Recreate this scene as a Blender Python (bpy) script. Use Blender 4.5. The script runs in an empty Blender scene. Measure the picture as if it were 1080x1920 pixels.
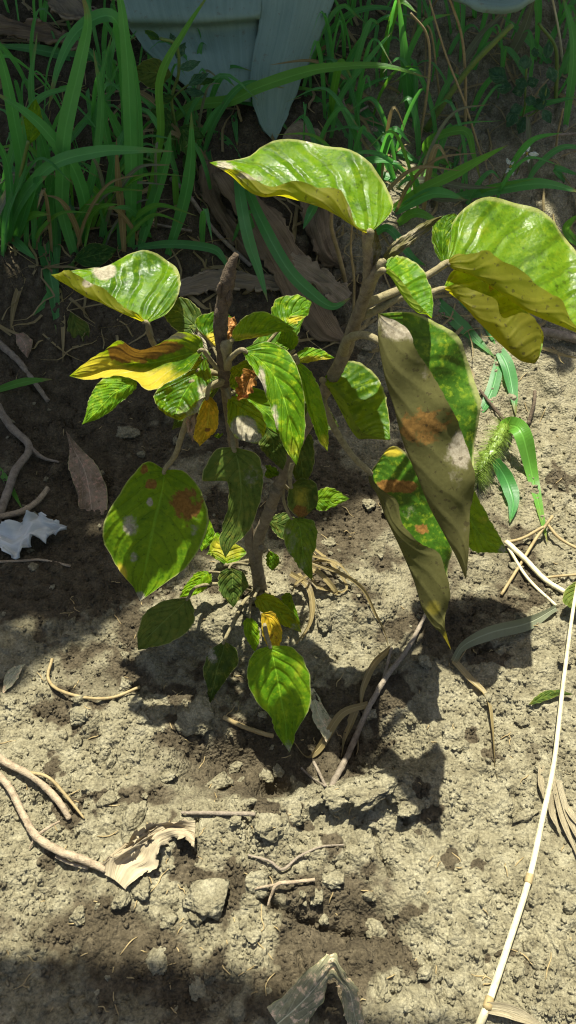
import bpy, math, random
import numpy as np
from mathutils import Vector

# ------------------------------------------------------------------ camera, sky, sun, exposure
scene = bpy.context.scene
CAM_H, PITCH, VFOV = 0.75, 50.0, 64.0
cam_data = bpy.data.cameras.new("camera")
cam_data.sensor_fit = 'VERTICAL'
cam_data.angle_y = math.radians(VFOV)
cam_data.clip_start = 0.02
cam_data.clip_end = 500.0
cam = bpy.data.objects.new("camera", cam_data)
scene.collection.objects.link(cam)
cam.location = (0, 0, CAM_H)
cam.rotation_euler = (math.radians(90 - PITCH), 0, 0)
scene.camera = cam

SUN_DIR = Vector((-0.03, 0.335, 0.93)).normalized()        # towards the sun: almost straight behind the plant, high
sun_el = math.asin(SUN_DIR.z)
sun_rot = math.atan2(SUN_DIR.x, SUN_DIR.y)
world = bpy.data.worlds.new("World")
scene.world = world
world.use_nodes = True
wn = world.node_tree
wn.nodes.clear()
sky = wn.nodes.new('ShaderNodeTexSky')
sky.sky_type = 'NISHITA'
sky.sun_disc = False
sky.sun_elevation = sun_el
sky.sun_rotation = sun_rot
sky.dust_density = 4.0
sky.ozone_density = 0.4
bg = wn.nodes.new('ShaderNodeBackground')
bg.inputs['Strength'].default_value = 0.066
wo = wn.nodes.new('ShaderNodeOutputWorld')
wn.links.new(sky.outputs[0], bg.inputs['Color'])
wn.links.new(bg.outputs[0], wo.inputs['Surface'])
sl = bpy.data.lights.new("sun", 'SUN')
sl.energy = 5.0
sl.angle = math.radians(0.55)
sl.color = (1.0, 0.97, 0.83)
sun = bpy.data.objects.new("sun", sl)
scene.collection.objects.link(sun)
sun.rotation_euler = (-SUN_DIR).to_track_quat('-Z', 'Y').to_euler()
sun.location = (0, 0, 5)
scene.view_settings.view_transform = 'Standard'
scene.view_settings.look = 'None'
scene.view_settings.exposure = 1.25
scene.view_settings.gamma = 1.0
scene.view_settings.use_curve_mapping = False
scene.render.engine = 'CYCLES'
scene.cycles.use_denoising = True
scene.cycles.max_bounces = 8
scene.cycles.filter_width = 1.15
scene.cycles.diffuse_bounces = 4
scene.cycles.transmission_bounces = 6
scene.cycles.sample_clamp_indirect = 4.0

random.seed(7)
rng = np.random.default_rng(7)
COL = scene.collection

# ------------------------------------------------------------------ photo pixel -> ray
FPX = 960.0 / math.tan(math.radians(VFOV / 2))
_p = math.radians(PITCH)
FWD = np.array([0, math.cos(_p), -math.sin(_p)])
UPV = np.array([0, math.sin(_p), math.cos(_p)])
RGT = np.array([1.0, 0, 0])
CAM = np.array([0, 0, CAM_H])

def rays(px, py):
    px = np.asarray(px, float); py = np.asarray(py, float)
    a = (px - 540) / FPX; b = (960 - py) / FPX
    return FWD + a[..., None] * RGT + b[..., None] * UPV

def at_y(px, py, Y):
    """point where the ray of a photo pixel meets the upright plane y = Y"""
    r = rays(px, py)
    return CAM + r * (np.asarray(Y, float) / r[..., 1])[..., None]

def at_z(px, py, z=0.0):
    r = rays(px, py)
    return CAM + r * ((z - CAM_H) / r[..., 2])[..., None]

def px_size(p, n):
    """length in metres of n photo pixels at point p"""
    return n * float(np.dot(np.asarray(p) - CAM, FWD)) / FPX

# ------------------------------------------------------------------ numpy noise
def _hash(ix, iy, seed):
    h = (ix.astype(np.int64) * 374761393 + iy.astype(np.int64) * 668265263 + seed * 1442695041) & 0xFFFFFFFF
    h = ((h ^ (h >> 13)) * 1274126177) & 0xFFFFFFFF
    h = ((h ^ (h >> 16)) * 2246822519) & 0xFFFFFFFF
    return ((h ^ (h >> 15)) & 0xFFFFFF) / float(0x1000000)

def vnoise(x, y, seed=0):
    ix = np.floor(x); iy = np.floor(y)
    fx = x - ix; fy = y - iy
    out = 0
    u = fx * fx * fx * (fx * (fx * 6 - 15) + 10); v = fy * fy * fy * (fy * (fy * 6 - 15) + 10)
    def g(dx, dy):
        a = _hash(ix + dx, iy + dy, seed) * 6.2831853
        return np.cos(a) * (fx - dx) + np.sin(a) * (fy - dy)
    return (g(0, 0) * (1 - u) + g(1, 0) * u) * (1 - v) + (g(0, 1) * (1 - u) + g(1, 1) * u) * v

def fbm(x, y, scale, octv=4, seed=0, rough=0.5):
    s = 0; a = 1.0; f = 1.0 / scale
    for o in range(octv):
        s = s + a * vnoise(x * f + 17.3 * o, y * f - 9.1 * o, seed + o)
        a *= rough; f *= 2.03
    return s

def clod_field(x, y, cell, keep, seed, rmin=0.25, rmax=0.62):
    """half-buried crumbs: rounded lumps of mixed size on a jittered grid"""
    gx = x / cell; gy = y / cell
    ix = np.floor(gx); iy = np.floor(gy)
    out = np.zeros_like(gx)
    for dx in (-1, 0, 1):
        for dy in (-1, 0, 1):
            cx = ix + dx; cy = iy + dy
            px = cx + 0.15 + 0.7 * _hash(cx, cy, seed); py = cy + 0.15 + 0.7 * _hash(cx, cy, seed + 1)
            r = rmin + (rmax - rmin) * _hash(cx, cy, seed + 2) ** 2
            on = _hash(cx, cy, seed + 3) < keep
            ang = _hash(cx, cy, seed + 4) * 3.14159
            ex = (gx - px) * np.cos(ang) + (gy - py) * np.sin(ang)
            ey = -(gx - px) * np.sin(ang) + (gy - py) * np.cos(ang)
            d2 = ex * ex + (ey * (1.15 + 0.6 * _hash(cx, cy, seed + 5))) ** 2
            h = np.sqrt(np.maximum(0, r * r - d2)) * on * (0.6 + 0.5 * _hash(cx, cy, seed + 6))
            out = np.maximum(out, h)
    return out * cell

def sstep(a, b, x):
    t = np.clip((x - a) / (b - a), 0, 1)
    return t * t * (3 - 2 * t)

# ------------------------------------------------------------------ terrain shape
def P0(px, py):
    q = at_z(px, py, 0.0)
    return q[0], q[1]
LUMPS = []      # (x, y, rx, ry, height, power)
def lump(px, py, rxp, ryp, h, power=2):
    x, y = P0(px, py)
    k = px_size((x, y, 0), 1)
    LUMPS.append((x, y, rxp * k, ryp * k * 1.25, h, power))
lump(512, 1474, 42, 26, -0.030, 4)
lump(560, 1405, 150, 62, -0.034, 4)       # hollow in front of the stem
lump(730, 1390, 85, 60, -0.026, 4)
lump(395, 1440, 70, 50, -0.016, 4)
lump(660, 1488, 150, 30, 0.022, 2)        # crumbled rim of the hollow
lump(510, 1550, 55, 40, 0.012, 3)
lump(740, 1468, 62, 28, 0.014, 3)
lump(620, 1120, 130, 60, 0.022, 2)        # earth heaped at the stem
lump(400, 1165, 90, 35, 0.014, 2)
lump(380, 1225, 70, 28, -0.010, 3)
lump(660, 1740, 120, 35, -0.012, 3)
lump(330, 1560, 60, 40, 0.006, 3)
lump(300, 1650, 80, 60, 0.007, 2)
lump(560, 1660, 80, 40, 0.006, 2)
lump(900, 1150, 90, 60, -0.010, 2)
lump(130, 880, 120, 120, -0.012, 2)
lump(990, 700, 120, 60, 0.012, 2)

def macro(x, y):
    x = np.asarray(x, float); y = np.asarray(y, float)
    t = np.maximum(0, y - 0.74 - 0.10 * x)
    bank = 0.62 * t * t / (t + 0.22)
    bank = 0.55 * np.tanh(bank / 0.55)
    h = bank + 0.010 * fbm(x, y, 0.23, 3, 5)
    for (cx, cy, rx, ry, hh, pw) in LUMPS:
        d = np.sqrt(((x - cx) / rx) ** 2 + ((y - cy) / ry) ** 2 + 1e-9)
        h = h + hh * np.exp(-d ** pw)
    return h

_gx = np.arange(-2.6, 2.6, 0.006); _gy = np.arange(-0.3, 3.4, 0.006)
_gm = macro(*[a.ravel() for a in np.meshgrid(_gx, _gy)]).reshape(len(_gy), len(_gx)).tolist()
def gz(x, y):
    u = min(max((x + 2.6) / 0.006, 0), len(_gx) - 1.001); v = min(max((y + 0.3) / 0.006, 0), len(_gy) - 1.001)
    i, j = int(u), int(v); u -= i; v -= j
    a, b = _gm[j], _gm[j + 1]
    return (a[i] * (1 - u) + a[i + 1] * u) * (1 - v) + (b[i] * (1 - u) + b[i + 1] * u) * v

def on_ground(px, py, lift=0.0):
    """first meeting of a photo pixel's ray with the terrain"""
    r = rays(px, py)
    rx, ry, rz = (float(c) for c in r)
    t = 0.4
    prev = t
    while t < 6:
        if CAM_H + rz * t - lift < gz(rx * t, ry * t):
            break
        prev = t
        t += 0.02
    lo, hi = prev, t
    for _ in range(14):
        m = 0.5 * (lo + hi)
        if CAM_H + rz * m - lift < gz(rx * m, ry * m): hi = m
        else: lo = m
    return CAM + r * hi

# ------------------------------------------------------------------ object helpers
def setp(o, label=None, cat=None, group=None, kind=None):
    if label: o['label'] = label
    if cat: o['category'] = cat
    if group: o['group'] = group
    if kind: o['kind'] = kind
    return o

def world_loc(o):
    v = np.zeros(3)
    while o is not None:
        v += np.array(o.location); o = o.parent
    return v

def mesh_from(name, verts, faces, smooth=True, uvs=None, attrs=None):
    me = bpy.data.meshes.new(name)
    me.from_pydata([tuple(v) for v in verts], [], [tuple(f) for f in faces])
    if smooth:
        me.polygons.foreach_set('use_smooth', [True] * len(me.polygons))
    if uvs is not None:
        uvl = me.uv_layers.new(name='UVMap')
        idx = np.zeros(len(me.loops), dtype=np.int32)
        me.loops.foreach_get('vertex_index', idx)
        uvl.data.foreach_set('uv', np.asarray(uvs, np.float32)[idx].ravel())
    if attrs:
        for k, a in attrs.items():
            at = me.attributes.new(k, 'FLOAT', 'POINT')
            at.data.foreach_set('value', np.asarray(a, np.float32).ravel())
    me.update()
    return me

def obj(name, verts, faces, mat, parent=None, base=None, smooth=True, uvs=None, attrs=None):
    """one mesh object; verts are world coordinates"""
    verts = np.asarray(verts, float)
    if parent is not None:
        off = world_loc(parent)
        loc = (0, 0, 0)
    else:
        if base is None:
            m = verts.mean(0); base = (m[0], m[1], verts[:, 2].min())
        off = np.array(base); loc = tuple(base)
    me = mesh_from(name, verts - off, faces, smooth, uvs, attrs)
    me.materials.append(mat)
    o = bpy.data.objects.new(name, me)
    COL.objects.link(o)
    if parent is not None: o.parent = parent
    o.location = loc
    return o

def thing(name, label, cat, loc, group=None):
    o = bpy.data.objects.new(name, None)
    o.empty_display_size = 0.05
    COL.objects.link(o)
    o.location = tuple(float(v) for v in loc)
    return setp(o, label, cat, group)

def spline(pts, n):
    """Catmull-Rom through rows of any dimension"""
    P = np.asarray(pts, float)
    if len(P) == 2:
        t = np.linspace(0, 1, n)[:, None]
        return P[0] * (1 - t) + P[1] * t
    E = np.concatenate([2 * P[:1] - P[1:2], P, 2 * P[-1:] - P[-2:-1]])
    u = np.linspace(0, len(P) - 1, n)
    i = np.minimum(u.astype(int), len(P) - 2)
    f = (u - i)
    f = f.reshape((-1,) + (1,) * (P.ndim - 1))
    a, b, c, d = E[i], E[i + 1], E[i + 2], E[i + 3]
    return 0.5 * (2 * b + (c - a) * f + (2 * a - 5 * b + 4 * c - d) * f ** 2 + (3 * b - a - 3 * c + d) * f ** 3)

def tube(pts, radii, seg=8, n=None, bump=0.0, seed=0):
    pts = np.asarray(pts, float)
    radii = np.asarray(radii, float) * np.ones(len(pts))
    n = n or max(6, len(pts) * 6)
    S = spline(np.hstack([pts, radii[:, None]]), n)
    C, R = S[:, :3], np.maximum(S[:, 3], 2e-4)
    T = np.gradient(C, axis=0); T /= np.linalg.norm(T, axis=1)[:, None] + 1e-12
    ref = np.array([0.31, 0.2, 0.93])
    verts = []
    U = np.cross(T[0], ref); U /= np.linalg.norm(U)
    r_ = np.random.default_rng(seed + 11)
    for k in range(n):
        U = U - T[k] * np.dot(U, T[k]); U /= np.linalg.norm(U) + 1e-12
        V = np.cross(T[k], U)
        a = np.arange(seg) * 2 * math.pi / seg
        rr = R[k] * (1 + bump * r_.normal(size=seg))
        verts.append(C[k] + (np.cos(a) * rr)[:, None] * U + (np.sin(a) * rr)[:, None] * V)
    verts = np.vstack(verts + [C[:1] - T[0] * R[0] * 0.4, C[-1:] + T[-1] * R[-1] * 0.4])
    faces = []
    for k in range(n - 1):
        for j in range(seg):
            faces.append((k * seg + j, k * seg + (j + 1) % seg, (k + 1) * seg + (j + 1) % seg, (k + 1) * seg + j))
    for j in range(seg):
        faces.append((n * seg, (j + 1) % seg, j))
        faces.append((n * seg + 1, (n - 1) * seg + j, (n - 1) * seg + (j + 1) % seg))
    a = np.repeat(np.linspace(0, 1, n), seg)
    uv = np.vstack([np.column_stack([np.tile(np.arange(seg) / seg, n), a]), [[0, 0], [0, 1]]])
    return verts, faces, uv

def ypts(lst):
    """[(px,py,Y), ...] -> world points"""
    return np.array([at_y(a, b, c) for a, b, c in lst])

def merge(parts):
    V, F, o = [], [], 0
    for v, f in parts:
        V.append(np.asarray(v)); F += [tuple(i + o for i in q) for q in f]; o += len(v)
    return np.vstack(V), F

# ------------------------------------------------------------------ materials
class NT:
    def __init__(self, name):
        self.m = bpy.data.materials.new(name); self.m.use_nodes = True
        self.t = self.m.node_tree; self.t.nodes.clear()
    def n(self, typ, **kw):
        nd = self.t.nodes.new(typ)
        for k, v in kw.items(): setattr(nd, k, v)
        return nd
    def put(self, sock, v):
        if v is None: return
        if isinstance(v, bpy.types.NodeSocket): self.t.links.new(v, sock)
        else:
            if isinstance(v, (tuple, list)) and len(v) == 3 and sock.type == 'RGBA': v = (*v, 1)
            sock.default_value = v
    def math(self, op, a, b=None, c=None, clamp=False):
        nd = self.n('ShaderNodeMath', operation=op, use_clamp=clamp)
        self.put(nd.inputs[0], a); self.put(nd.inputs[1], b)
        if c is not None: self.put(nd.inputs[2], c)
        return nd.outputs[0]
    def noise(self, scale, detail=3, rough=0.55, vec=None, dist=0.0):
        nd = self.n('ShaderNodeTexNoise'); nd.inputs['Scale'].default_value = scale
        nd.inputs['Detail'].default_value = detail; nd.inputs['Roughness'].default_value = rough
        nd.inputs['Distortion'].default_value = dist
        self.put(nd.inputs['Vector'], vec)
        return nd.outputs['Fac']
    def vor(self, scale, vec=None, feature='F1'):
        nd = self.n('ShaderNodeTexVoronoi', feature=feature); nd.inputs['Scale'].default_value = scale
        self.put(nd.inputs['Vector'], vec)
        return nd
    def ramp(self, fac, stops, interp='LINEAR'):
        nd = self.n('ShaderNodeValToRGB'); cr = nd.color_ramp; cr.interpolation = interp
        while len(cr.elements) > 1: cr.elements.remove(cr.elements[-1])
        for i, (p, c) in enumerate(stops):
            e = cr.elements[0] if i == 0 else cr.elements.new(p)
            e.position = p
            e.color = (*c, 1) if isinstance(c, (tuple, list)) else (c, c, c, 1)
        self.put(nd.inputs['Fac'], fac)
        return nd.outputs['Color']
    def mix(self, fac, a, b, blend='MIX'):
        nd = self.n('ShaderNodeMix', data_type='RGBA', blend_type=blend)
        self.put(nd.inputs[0], fac); self.put(nd.inputs[6], a); self.put(nd.inputs[7], b)
        return nd.outputs[2]
    def attr(self, name):
        return self.n('ShaderNodeAttribute', attribute_name=name).outputs['Fac']
    def step(self, x, a, b):
        nd = self.n('ShaderNodeMapRange', interpolation_type='SMOOTHSTEP')
        self.put(nd.inputs[0], x); self.put(nd.inputs[1], a); self.put(nd.inputs[2], b)
        return nd.outputs[0]
    def pos(self):
        return self.n('ShaderNodeNewGeometry').outputs['Position']
    def obj_vec(self, scale=10.0):
        tc = self.n('ShaderNodeTexCoord').outputs['Object']
        rnd = self.n('ShaderNodeObjectInfo').outputs['Random']
        ad = self.n('ShaderNodeVectorMath', operation='ADD')
        self.put(ad.inputs[0], tc)
        cb = self.n('ShaderNodeCombineXYZ')
        k = self.math('MULTIPLY', rnd, 7.0)
        self.put(cb.inputs[0], k); self.put(cb.inputs[1], self.math('MULTIPLY', rnd, 13.0)); self.put(cb.inputs[2], k)
        self.put(ad.inputs[1], cb.outputs[0])
        return ad.outputs[0], rnd
    def bump(self, h, strength, dist, normal=None):
        nd = self.n('ShaderNodeBump'); nd.inputs['Strength'].default_value = strength; nd.inputs['Distance'].default_value = dist
        self.put(nd.inputs['Height'], h); self.put(nd.inputs['Normal'], normal)
        return nd.outputs[0]
    def out(self, sh):
        o = self.n('ShaderNodeOutputMaterial'); self.t.links.new(sh, o.inputs['Surface']); return self.m
    def principled(self, col, rough=0.8, normal=None, spec=0.3, sheen=0.0):
        b = self.n('ShaderNodeBsdfPrincipled')
        self.put(b.inputs['Base Color'], col); self.put(b.inputs['Roughness'], rough)
        b.inputs['Specular IOR Level'].default_value = spec
        if sheen: b.inputs['Sheen Weight'].default_value = sheen
        self.put(b.inputs['Normal'], normal)
        return b.outputs[0]

def soil_material():
    s = NT('soil')
    p = s.pos()
    big = s.noise(9, 4, 0.6, p)
    mid = s.noise(60, 5, 0.65, p)
    fine = s.noise(420, 4, 0.7, p)
    grit = s.vor(520, p).outputs['Color']
    damp_shade = s.attr('damp_shade')
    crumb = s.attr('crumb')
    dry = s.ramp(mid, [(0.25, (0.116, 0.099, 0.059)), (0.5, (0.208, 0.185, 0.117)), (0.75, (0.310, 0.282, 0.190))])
    wet_shade = s.ramp(mid, [(0.25, (0.036, 0.028, 0.017)), (0.5, (0.070, 0.056, 0.034)), (0.75, (0.120, 0.098, 0.062))])  # dark soil tone, used for moisture and for painted shade
    f = s.math('ADD', damp_shade, s.math('MULTIPLY', s.math('SUBTRACT', mid, 0.5), 0.9))
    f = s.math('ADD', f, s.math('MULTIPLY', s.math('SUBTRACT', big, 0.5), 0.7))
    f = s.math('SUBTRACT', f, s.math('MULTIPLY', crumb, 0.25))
    col = s.mix(s.step(f, 0.25, 0.75), dry, wet_shade)
    col = s.mix(0.55, col, s.ramp(fine, [(0.28, 0.28), (0.5, 0.95), (0.75, 1.6)]), 'MULTIPLY')
    g2 = s.n('ShaderNodeSeparateColor'); s.put(g2.inputs[0], grit)
    col = s.mix(0.35, col, s.ramp(g2.outputs[0], [(0.0, 0.6), (0.6, 1.0), (1.0, 1.4)]), 'MULTIPLY')
    hgt = s.math('ADD', s.math('MULTIPLY', mid, 0.9), s.math('MULTIPLY', fine, 0.8))
    vd = s.vor(300, p).outputs['Distance']
    hgt = s.math('SUBTRACT', hgt, s.math('MULTIPLY', vd, 0.9))
    nb = s.bump(hgt, 0.85, 0.0032)
    return s.out(s.principled(col, 0.95, nb, 0.15))

def clod_material(name='clod_soil', lo=(0.13, 0.105, 0.070), hi=(0.34, 0.305, 0.22)):
    s = NT(name)
    v, rnd = s.obj_vec()
    p = s.pos()
    mid = s.noise(110, 5, 0.65, p)
    fine = s.noise(600, 3, 0.7, p)
    f = s.math('ADD', s.math('MULTIPLY', mid, 0.6), s.math('MULTIPLY', rnd, 0.4))
    col = s.ramp(f, [(0.2, lo), (0.75, hi)])
    col = s.mix(0.5, col, s.ramp(fine, [(0.3, 0.45), (0.7, 1.35)]), 'MULTIPLY')
    nb = s.bump(s.math('ADD', mid, s.math('MULTIPLY', fine, 0.6)), 0.9, 0.004)
    return s.out(s.principled(col, 0.95, nb, 0.15))

def leaf_material(name, top_a, top_b, under, trans, trans_w=0.42, rough=0.38, nveins=7, vein_lift=1.0, spec=0.14, slant=2.6,
                  brown_c=(0.23, 0.115, 0.028), yellow_c=(0.48, 0.38, 0.035), speck=0.6, vein_tone=-0.42):
    """broad leaf: veins from the UV map, patches of brown, dust and yellow from vertex attributes"""
    s = NT(name)
    v, rnd = s.obj_vec()
    uvn = s.n('ShaderNodeTexCoord').outputs['UV']
    sx = s.n('ShaderNodeSeparateXYZ'); s.put(sx.inputs[0], uvn)
    au = s.math('ABSOLUTE', s.math('SUBTRACT', s.math('MULTIPLY', sx.outputs[0], 2.0), 1.0))
    vv = sx.outputs[1]
    ph = s.math('SUBTRACT', s.math('MULTIPLY', vv, float(nveins)), s.math('MULTIPLY', s.math('POWER', au, 1.25), slant))
    ph = s.math('ADD', ph, s.math('MULTIPLY', s.math('SUBTRACT', s.noise(30, 2, 0.5, v), 0.5), 0.7))
    fr = s.math('FRACT', ph)
    dv = s.math('ABSOLUTE', s.math('SUBTRACT', fr, 0.5))                  # 0 at a side vein
    side = s.math('MULTIPLY', s.math('SUBTRACT', 1.0, s.step(dv, 0.01, 0.07)), s.math('SUBTRACT', 1.0, s.step(au, 0.75, 0.98)))
    mid = s.math('SUBTRACT', 1.0, s.step(au, 0.012, 0.05))
    vein = s.math('MAXIMUM', side, mid)
    tc = v
    mott = s.noise(38, 5, 0.68, tc)
    fine = s.noise(380, 3, 0.65, tc)
    cells = s.vor(330, tc).outputs['Distance']
    m2 = s.math('ADD', s.math('MULTIPLY', mott, 0.7), s.math('ADD', s.math('MULTIPLY', rnd, 0.22), s.math('MULTIPLY', fine, 0.18)))
    g_top = s.ramp(m2, [(0.40, tuple(c * 0.75 for c in top_a)), (0.52, top_a), (0.68, top_b), (0.80, (top_b[0] * 1.35, top_b[1] * 1.12, top_b[2]))])
    mosaic = s.noise(170, 4, 0.7, tc)
    g_top = s.mix(s.step(mosaic, 0.50, 0.66), g_top, (top_b[0] * 1.55, top_b[1] * 1.18, top_b[2] * 1.2))
    g_top = s.mix(s.step(mosaic, 0.44, 0.30), g_top, tuple(c * 0.62 for c in top_a))
    g_top = s.mix(s.math('MULTIPLY', side, abs(vein_tone)), g_top, tuple(min(1, c * 1.7 + 0.01) for c in top_b) if vein_tone > 0 else tuple(c * 0.55 for c in top_a))
    g_top = s.mix(s.math('MULTIPLY', mid, 0.45), g_top, tuple(min(1, c * 2.1 + 0.02) for c in top_b))
    yel = s.step(s.math('ADD', s.attr('yellow'), s.math('MULTIPLY', s.math('SUBTRACT', mott, 0.5), 0.8)), 0.30, 0.75)
    blot = s.math('ADD', s.math('MULTIPLY', mott, 0.6), s.math('MULTIPLY', s.noise(120, 4, 0.6, tc), 0.6))
    brn = s.step(s.math('ADD', s.attr('brown'), s.math('MULTIPLY', s.math('SUBTRACT', blot, 0.6), 2.2)), 0.42, 0.66)
    dst = s.step(s.math('ADD', s.attr('dust'), s.math('MULTIPLY', s.math('SUBTRACT', s.noise(90, 4, 0.7, tc), 0.5), 1.0)), 0.40, 0.72)
    spk = s.math('MULTIPLY', s.step(s.noise(260, 2, 0.5, tc), 0.62, 0.70), speck)
    rim = s.step(s.math('ADD', au, s.math('MULTIPLY', s.math('SUBTRACT', mott, 0.5), 0.08)), 0.955, 0.985)
    bcol = s.mix(s.step(fine, 0.35, 0.65), tuple(c * 0.6 for c in brown_c), brown_c)
    dcol = s.ramp(fine, [(0.3, (0.20, 0.165, 0.115)), (0.7, (0.40, 0.35, 0.265))])
    top = s.mix(yel, g_top, yellow_c)
    top = s.mix(s.math('MULTIPLY', rim, 0.55), top, (0.42, 0.40, 0.16))
    top = s.mix(brn, top, bcol)
    top = s.mix(s.math('MULTIPLY', dst, 0.92), top, dcol)
    bot = s.mix(s.math('MULTIPLY', vein, 0.35), s.mix(s.step(fine, 0.3, 0.7), tuple(c * 0.8 for c in under), under), tuple(min(1, c * 1.3) for c in under))
    bot = s.mix(s.math('MULTIPLY', yel, 0.6), bot, yellow_c)
    bot = s.mix(s.math('MULTIPLY', brn, 0.8), bot, bcol)
    bot = s.mix(s.math('MULTIPLY', dst, 0.75), bot, dcol)
    bot = s.mix(spk, bot, (0.04, 0.03, 0.015))
    back = s.n('ShaderNodeNewGeometry').outputs['Backfacing']
    col = s.mix(back, top, bot)
    tcol = s.mix(s.math('MULTIPLY', vein, 0.30), trans, tuple(c * 0.55 for c in trans))
    tcol = s.mix(s.math('MULTIPLY', yel, 0.85), tcol, (0.64, 0.53, 0.05))
    tcol = s.mix(s.math('MULTIPLY', brn, 0.9), tcol, (0.24, 0.11, 0.02))
    tcol = s.mix(s.math('MULTIPLY', dst, 0.9), tcol, (0.12, 0.10, 0.05))
    tcol = s.mix(s.math('MULTIPLY', spk, 0.8), tcol, (0.04, 0.03, 0.01))
    tcol = s.mix(0.5, tcol, s.ramp(mott, [(0.25, 0.65), (0.75, 1.3)]), 'MULTIPLY')
    quilt = s.math('MULTIPLY', s.step(dv, 0.0, 0.28), vein_lift)
    h = s.math('ADD', s.math('MULTIPLY', quilt, 1.0), s.math('MULTIPLY', cells, -0.22))
    h = s.math('SUBTRACT', h, s.math('MULTIPLY', mid, 0.8))
    h = s.math('ADD', h, s.math('MULTIPLY', mott, 0.6))
    h = s.math('MULTIPLY', h, s.math('SUBTRACT', 1.0, s.math('MULTIPLY', back, 0.7)))
    nb = s.bump(h, 0.6, 0.0015)
    glo = s.step(s.noise(26, 3, 0.6, tc), 0.40, 0.62)
    rg = s.math('ADD', s.math('ADD', rough, s.math('MULTIPLY', glo, 0.22)), s.math('MULTIPLY', s.math('MAXIMUM', dst, brn), 0.45))
    rg = s.math('ADD', rg, s.math('MULTIPLY', back, 0.35))
    rg = s.math('ADD', rg, s.math('MULTIPLY', s.math('SUBTRACT', fine, 0.5), 0.25))
    pb = s.principled(col, rg, nb, spec)
    tb = s.n('ShaderNodeBsdfTranslucent'); s.put(tb.inputs['Color'], tcol); s.put(tb.inputs['Normal'], nb)
    ms = s.n('ShaderNodeMixShader')
    s.put(ms.inputs[0], s.math('SUBTRACT', trans_w, s.math('MULTIPLY', s.math('MAXIMUM', dst, s.math('MULTIPLY', brn, 0.6)), trans_w * 0.75)))
    s.t.links.new(pb, ms.inputs[1]); s.t.links.new(tb.outputs[0], ms.inputs[2])
    return s.out(ms.outputs[0])

def blade_material(name, a, b, trans, tw=0.35, rough=0.34, dry=(0.30, 0.22, 0.08), dryness=0.0):
    s = NT(name)
    v, rnd = s.obj_vec()
    uvn = s.n('ShaderNodeTexCoord').outputs['UV']
    sx = s.n('ShaderNodeSeparateXYZ'); s.put(sx.inputs[0], uvn)
    stripes = s.n('ShaderNodeTexWave', wave_type='BANDS', bands_direction='X')
    s.put(stripes.inputs['Vector'], uvn); stripes.inputs['Scale'].default_value = 5.0; stripes.inputs['Distortion'].default_value = 0.4
    mott = s.noise(30, 4, 0.6, v)
    f = s.math('ADD', s.math('MULTIPLY', mott, 0.8), s.math('MULTIPLY', s.math('SUBTRACT', rnd, 0.5), 0.5))
    col = s.ramp(f, [(0.2, a), (0.7, b)])
    col = s.mix(s.math('MULTIPLY', stripes.outputs['Fac'], 0.25), col, tuple(c * 1.7 for c in b))
    tip = s.math('MULTIPLY', s.step(s.math('ADD', sx.outputs[1], s.math('MULTIPLY', s.math('SUBTRACT', mott, 0.5), 0.5)), 0.86, 1.0), 0.8)
    dr = s.math('MAXIMUM', tip, dryness)
    col = s.mix(dr, col, s.mix(mott, tuple(c * 0.7 for c in dry), dry))
    mid = s.math('SUBTRACT', 1.0, s.step(s.math('ABSOLUTE', s.math('SUBTRACT', sx.outputs[0], 0.5)), 0.02, 0.07))
    col = s.mix(s.math('MULTIPLY', mid, 0.35), col, tuple(min(1, c * 2.2 + 0.02) for c in b))
    nb = s.bump(s.math('SUBTRACT', s.math('MULTIPLY', stripes.outputs['Fac'], 0.5), mid), 0.5, 0.0008)
    pb = s.principled(col, rough, nb, 0.4)
    tb = s.n('ShaderNodeBsdfTranslucent'); s.put(tb.inputs['Color'], s.mix(dr, trans, tuple(c * 0.8 for c in dry)))
    ms = s.n('ShaderNodeMixShader'); ms.inputs[0].default_value = tw
    s.t.links.new(pb, ms.inputs[1]); s.t.links.new(tb.outputs[0], ms.inputs[2])
    return s.out(ms.outputs[0])

def stem_material(name, a, b, scale=120, bumpd=0.0015, rough=0.85, stretch=1.0):
    s = NT(name)
    v, rnd = s.obj_vec()
    mp = s.n('ShaderNodeMapping'); s.put(mp.inputs['Vector'], v); mp.inputs['Scale'].default_value = (1, 1, stretch)
    nn = s.noise(scale, 5, 0.65, mp.outputs[0])
    fi = s.noise(scale * 6, 3, 0.7, mp.outputs[0])
    f = s.math('ADD', s.math('MULTIPLY', nn, 0.65), s.math('MULTIPLY', fi, 0.35))
    col = s.ramp(f, [(0.3, a), (0.68, b)])
    nb = s.bump(f, 0.8, bumpd)
    return s.out(s.principled(col, rough, nb, 0.25, 0.0))

def fibre_material(name, a, b, k=30.0, rough=0.85, tw=0.0):
    """dead leaf with long fibres running down its length"""
    s = NT(name)
    v, rnd = s.obj_vec()
    uvn = s.n('ShaderNodeTexCoord').outputs['UV']
    mp = s.n('ShaderNodeMapping'); s.put(mp.inputs['Vector'], uvn); mp.inputs['Scale'].default_value = (k, k * 0.09, 1)
    st = s.noise(1.0, 5, 0.7, mp.outputs[0], 0.5)
    mott = s.noise(35, 4, 0.6, v)
    f = s.math('ADD', s.math('MULTIPLY', st, 0.65), s.math('MULTIPLY', mott, 0.35))
    col = s.ramp(f, [(0.3, a), (0.7, b)])
    nb = s.bump(st, 0.9, 0.004)
    pb = s.principled(col, rough, nb, 0.2)
    if not tw: return s.out(pb)
    tb = s.n('ShaderNodeBsdfTranslucent'); s.put(tb.inputs['Color'], col)
    ms = s.n('ShaderNodeMixShader'); ms.inputs[0].default_value = tw
    s.t.links.new(pb, ms.inputs[1]); s.t.links.new(tb.outputs[0], ms.inputs[2])
    return s.out(ms.outputs[0])

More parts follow.
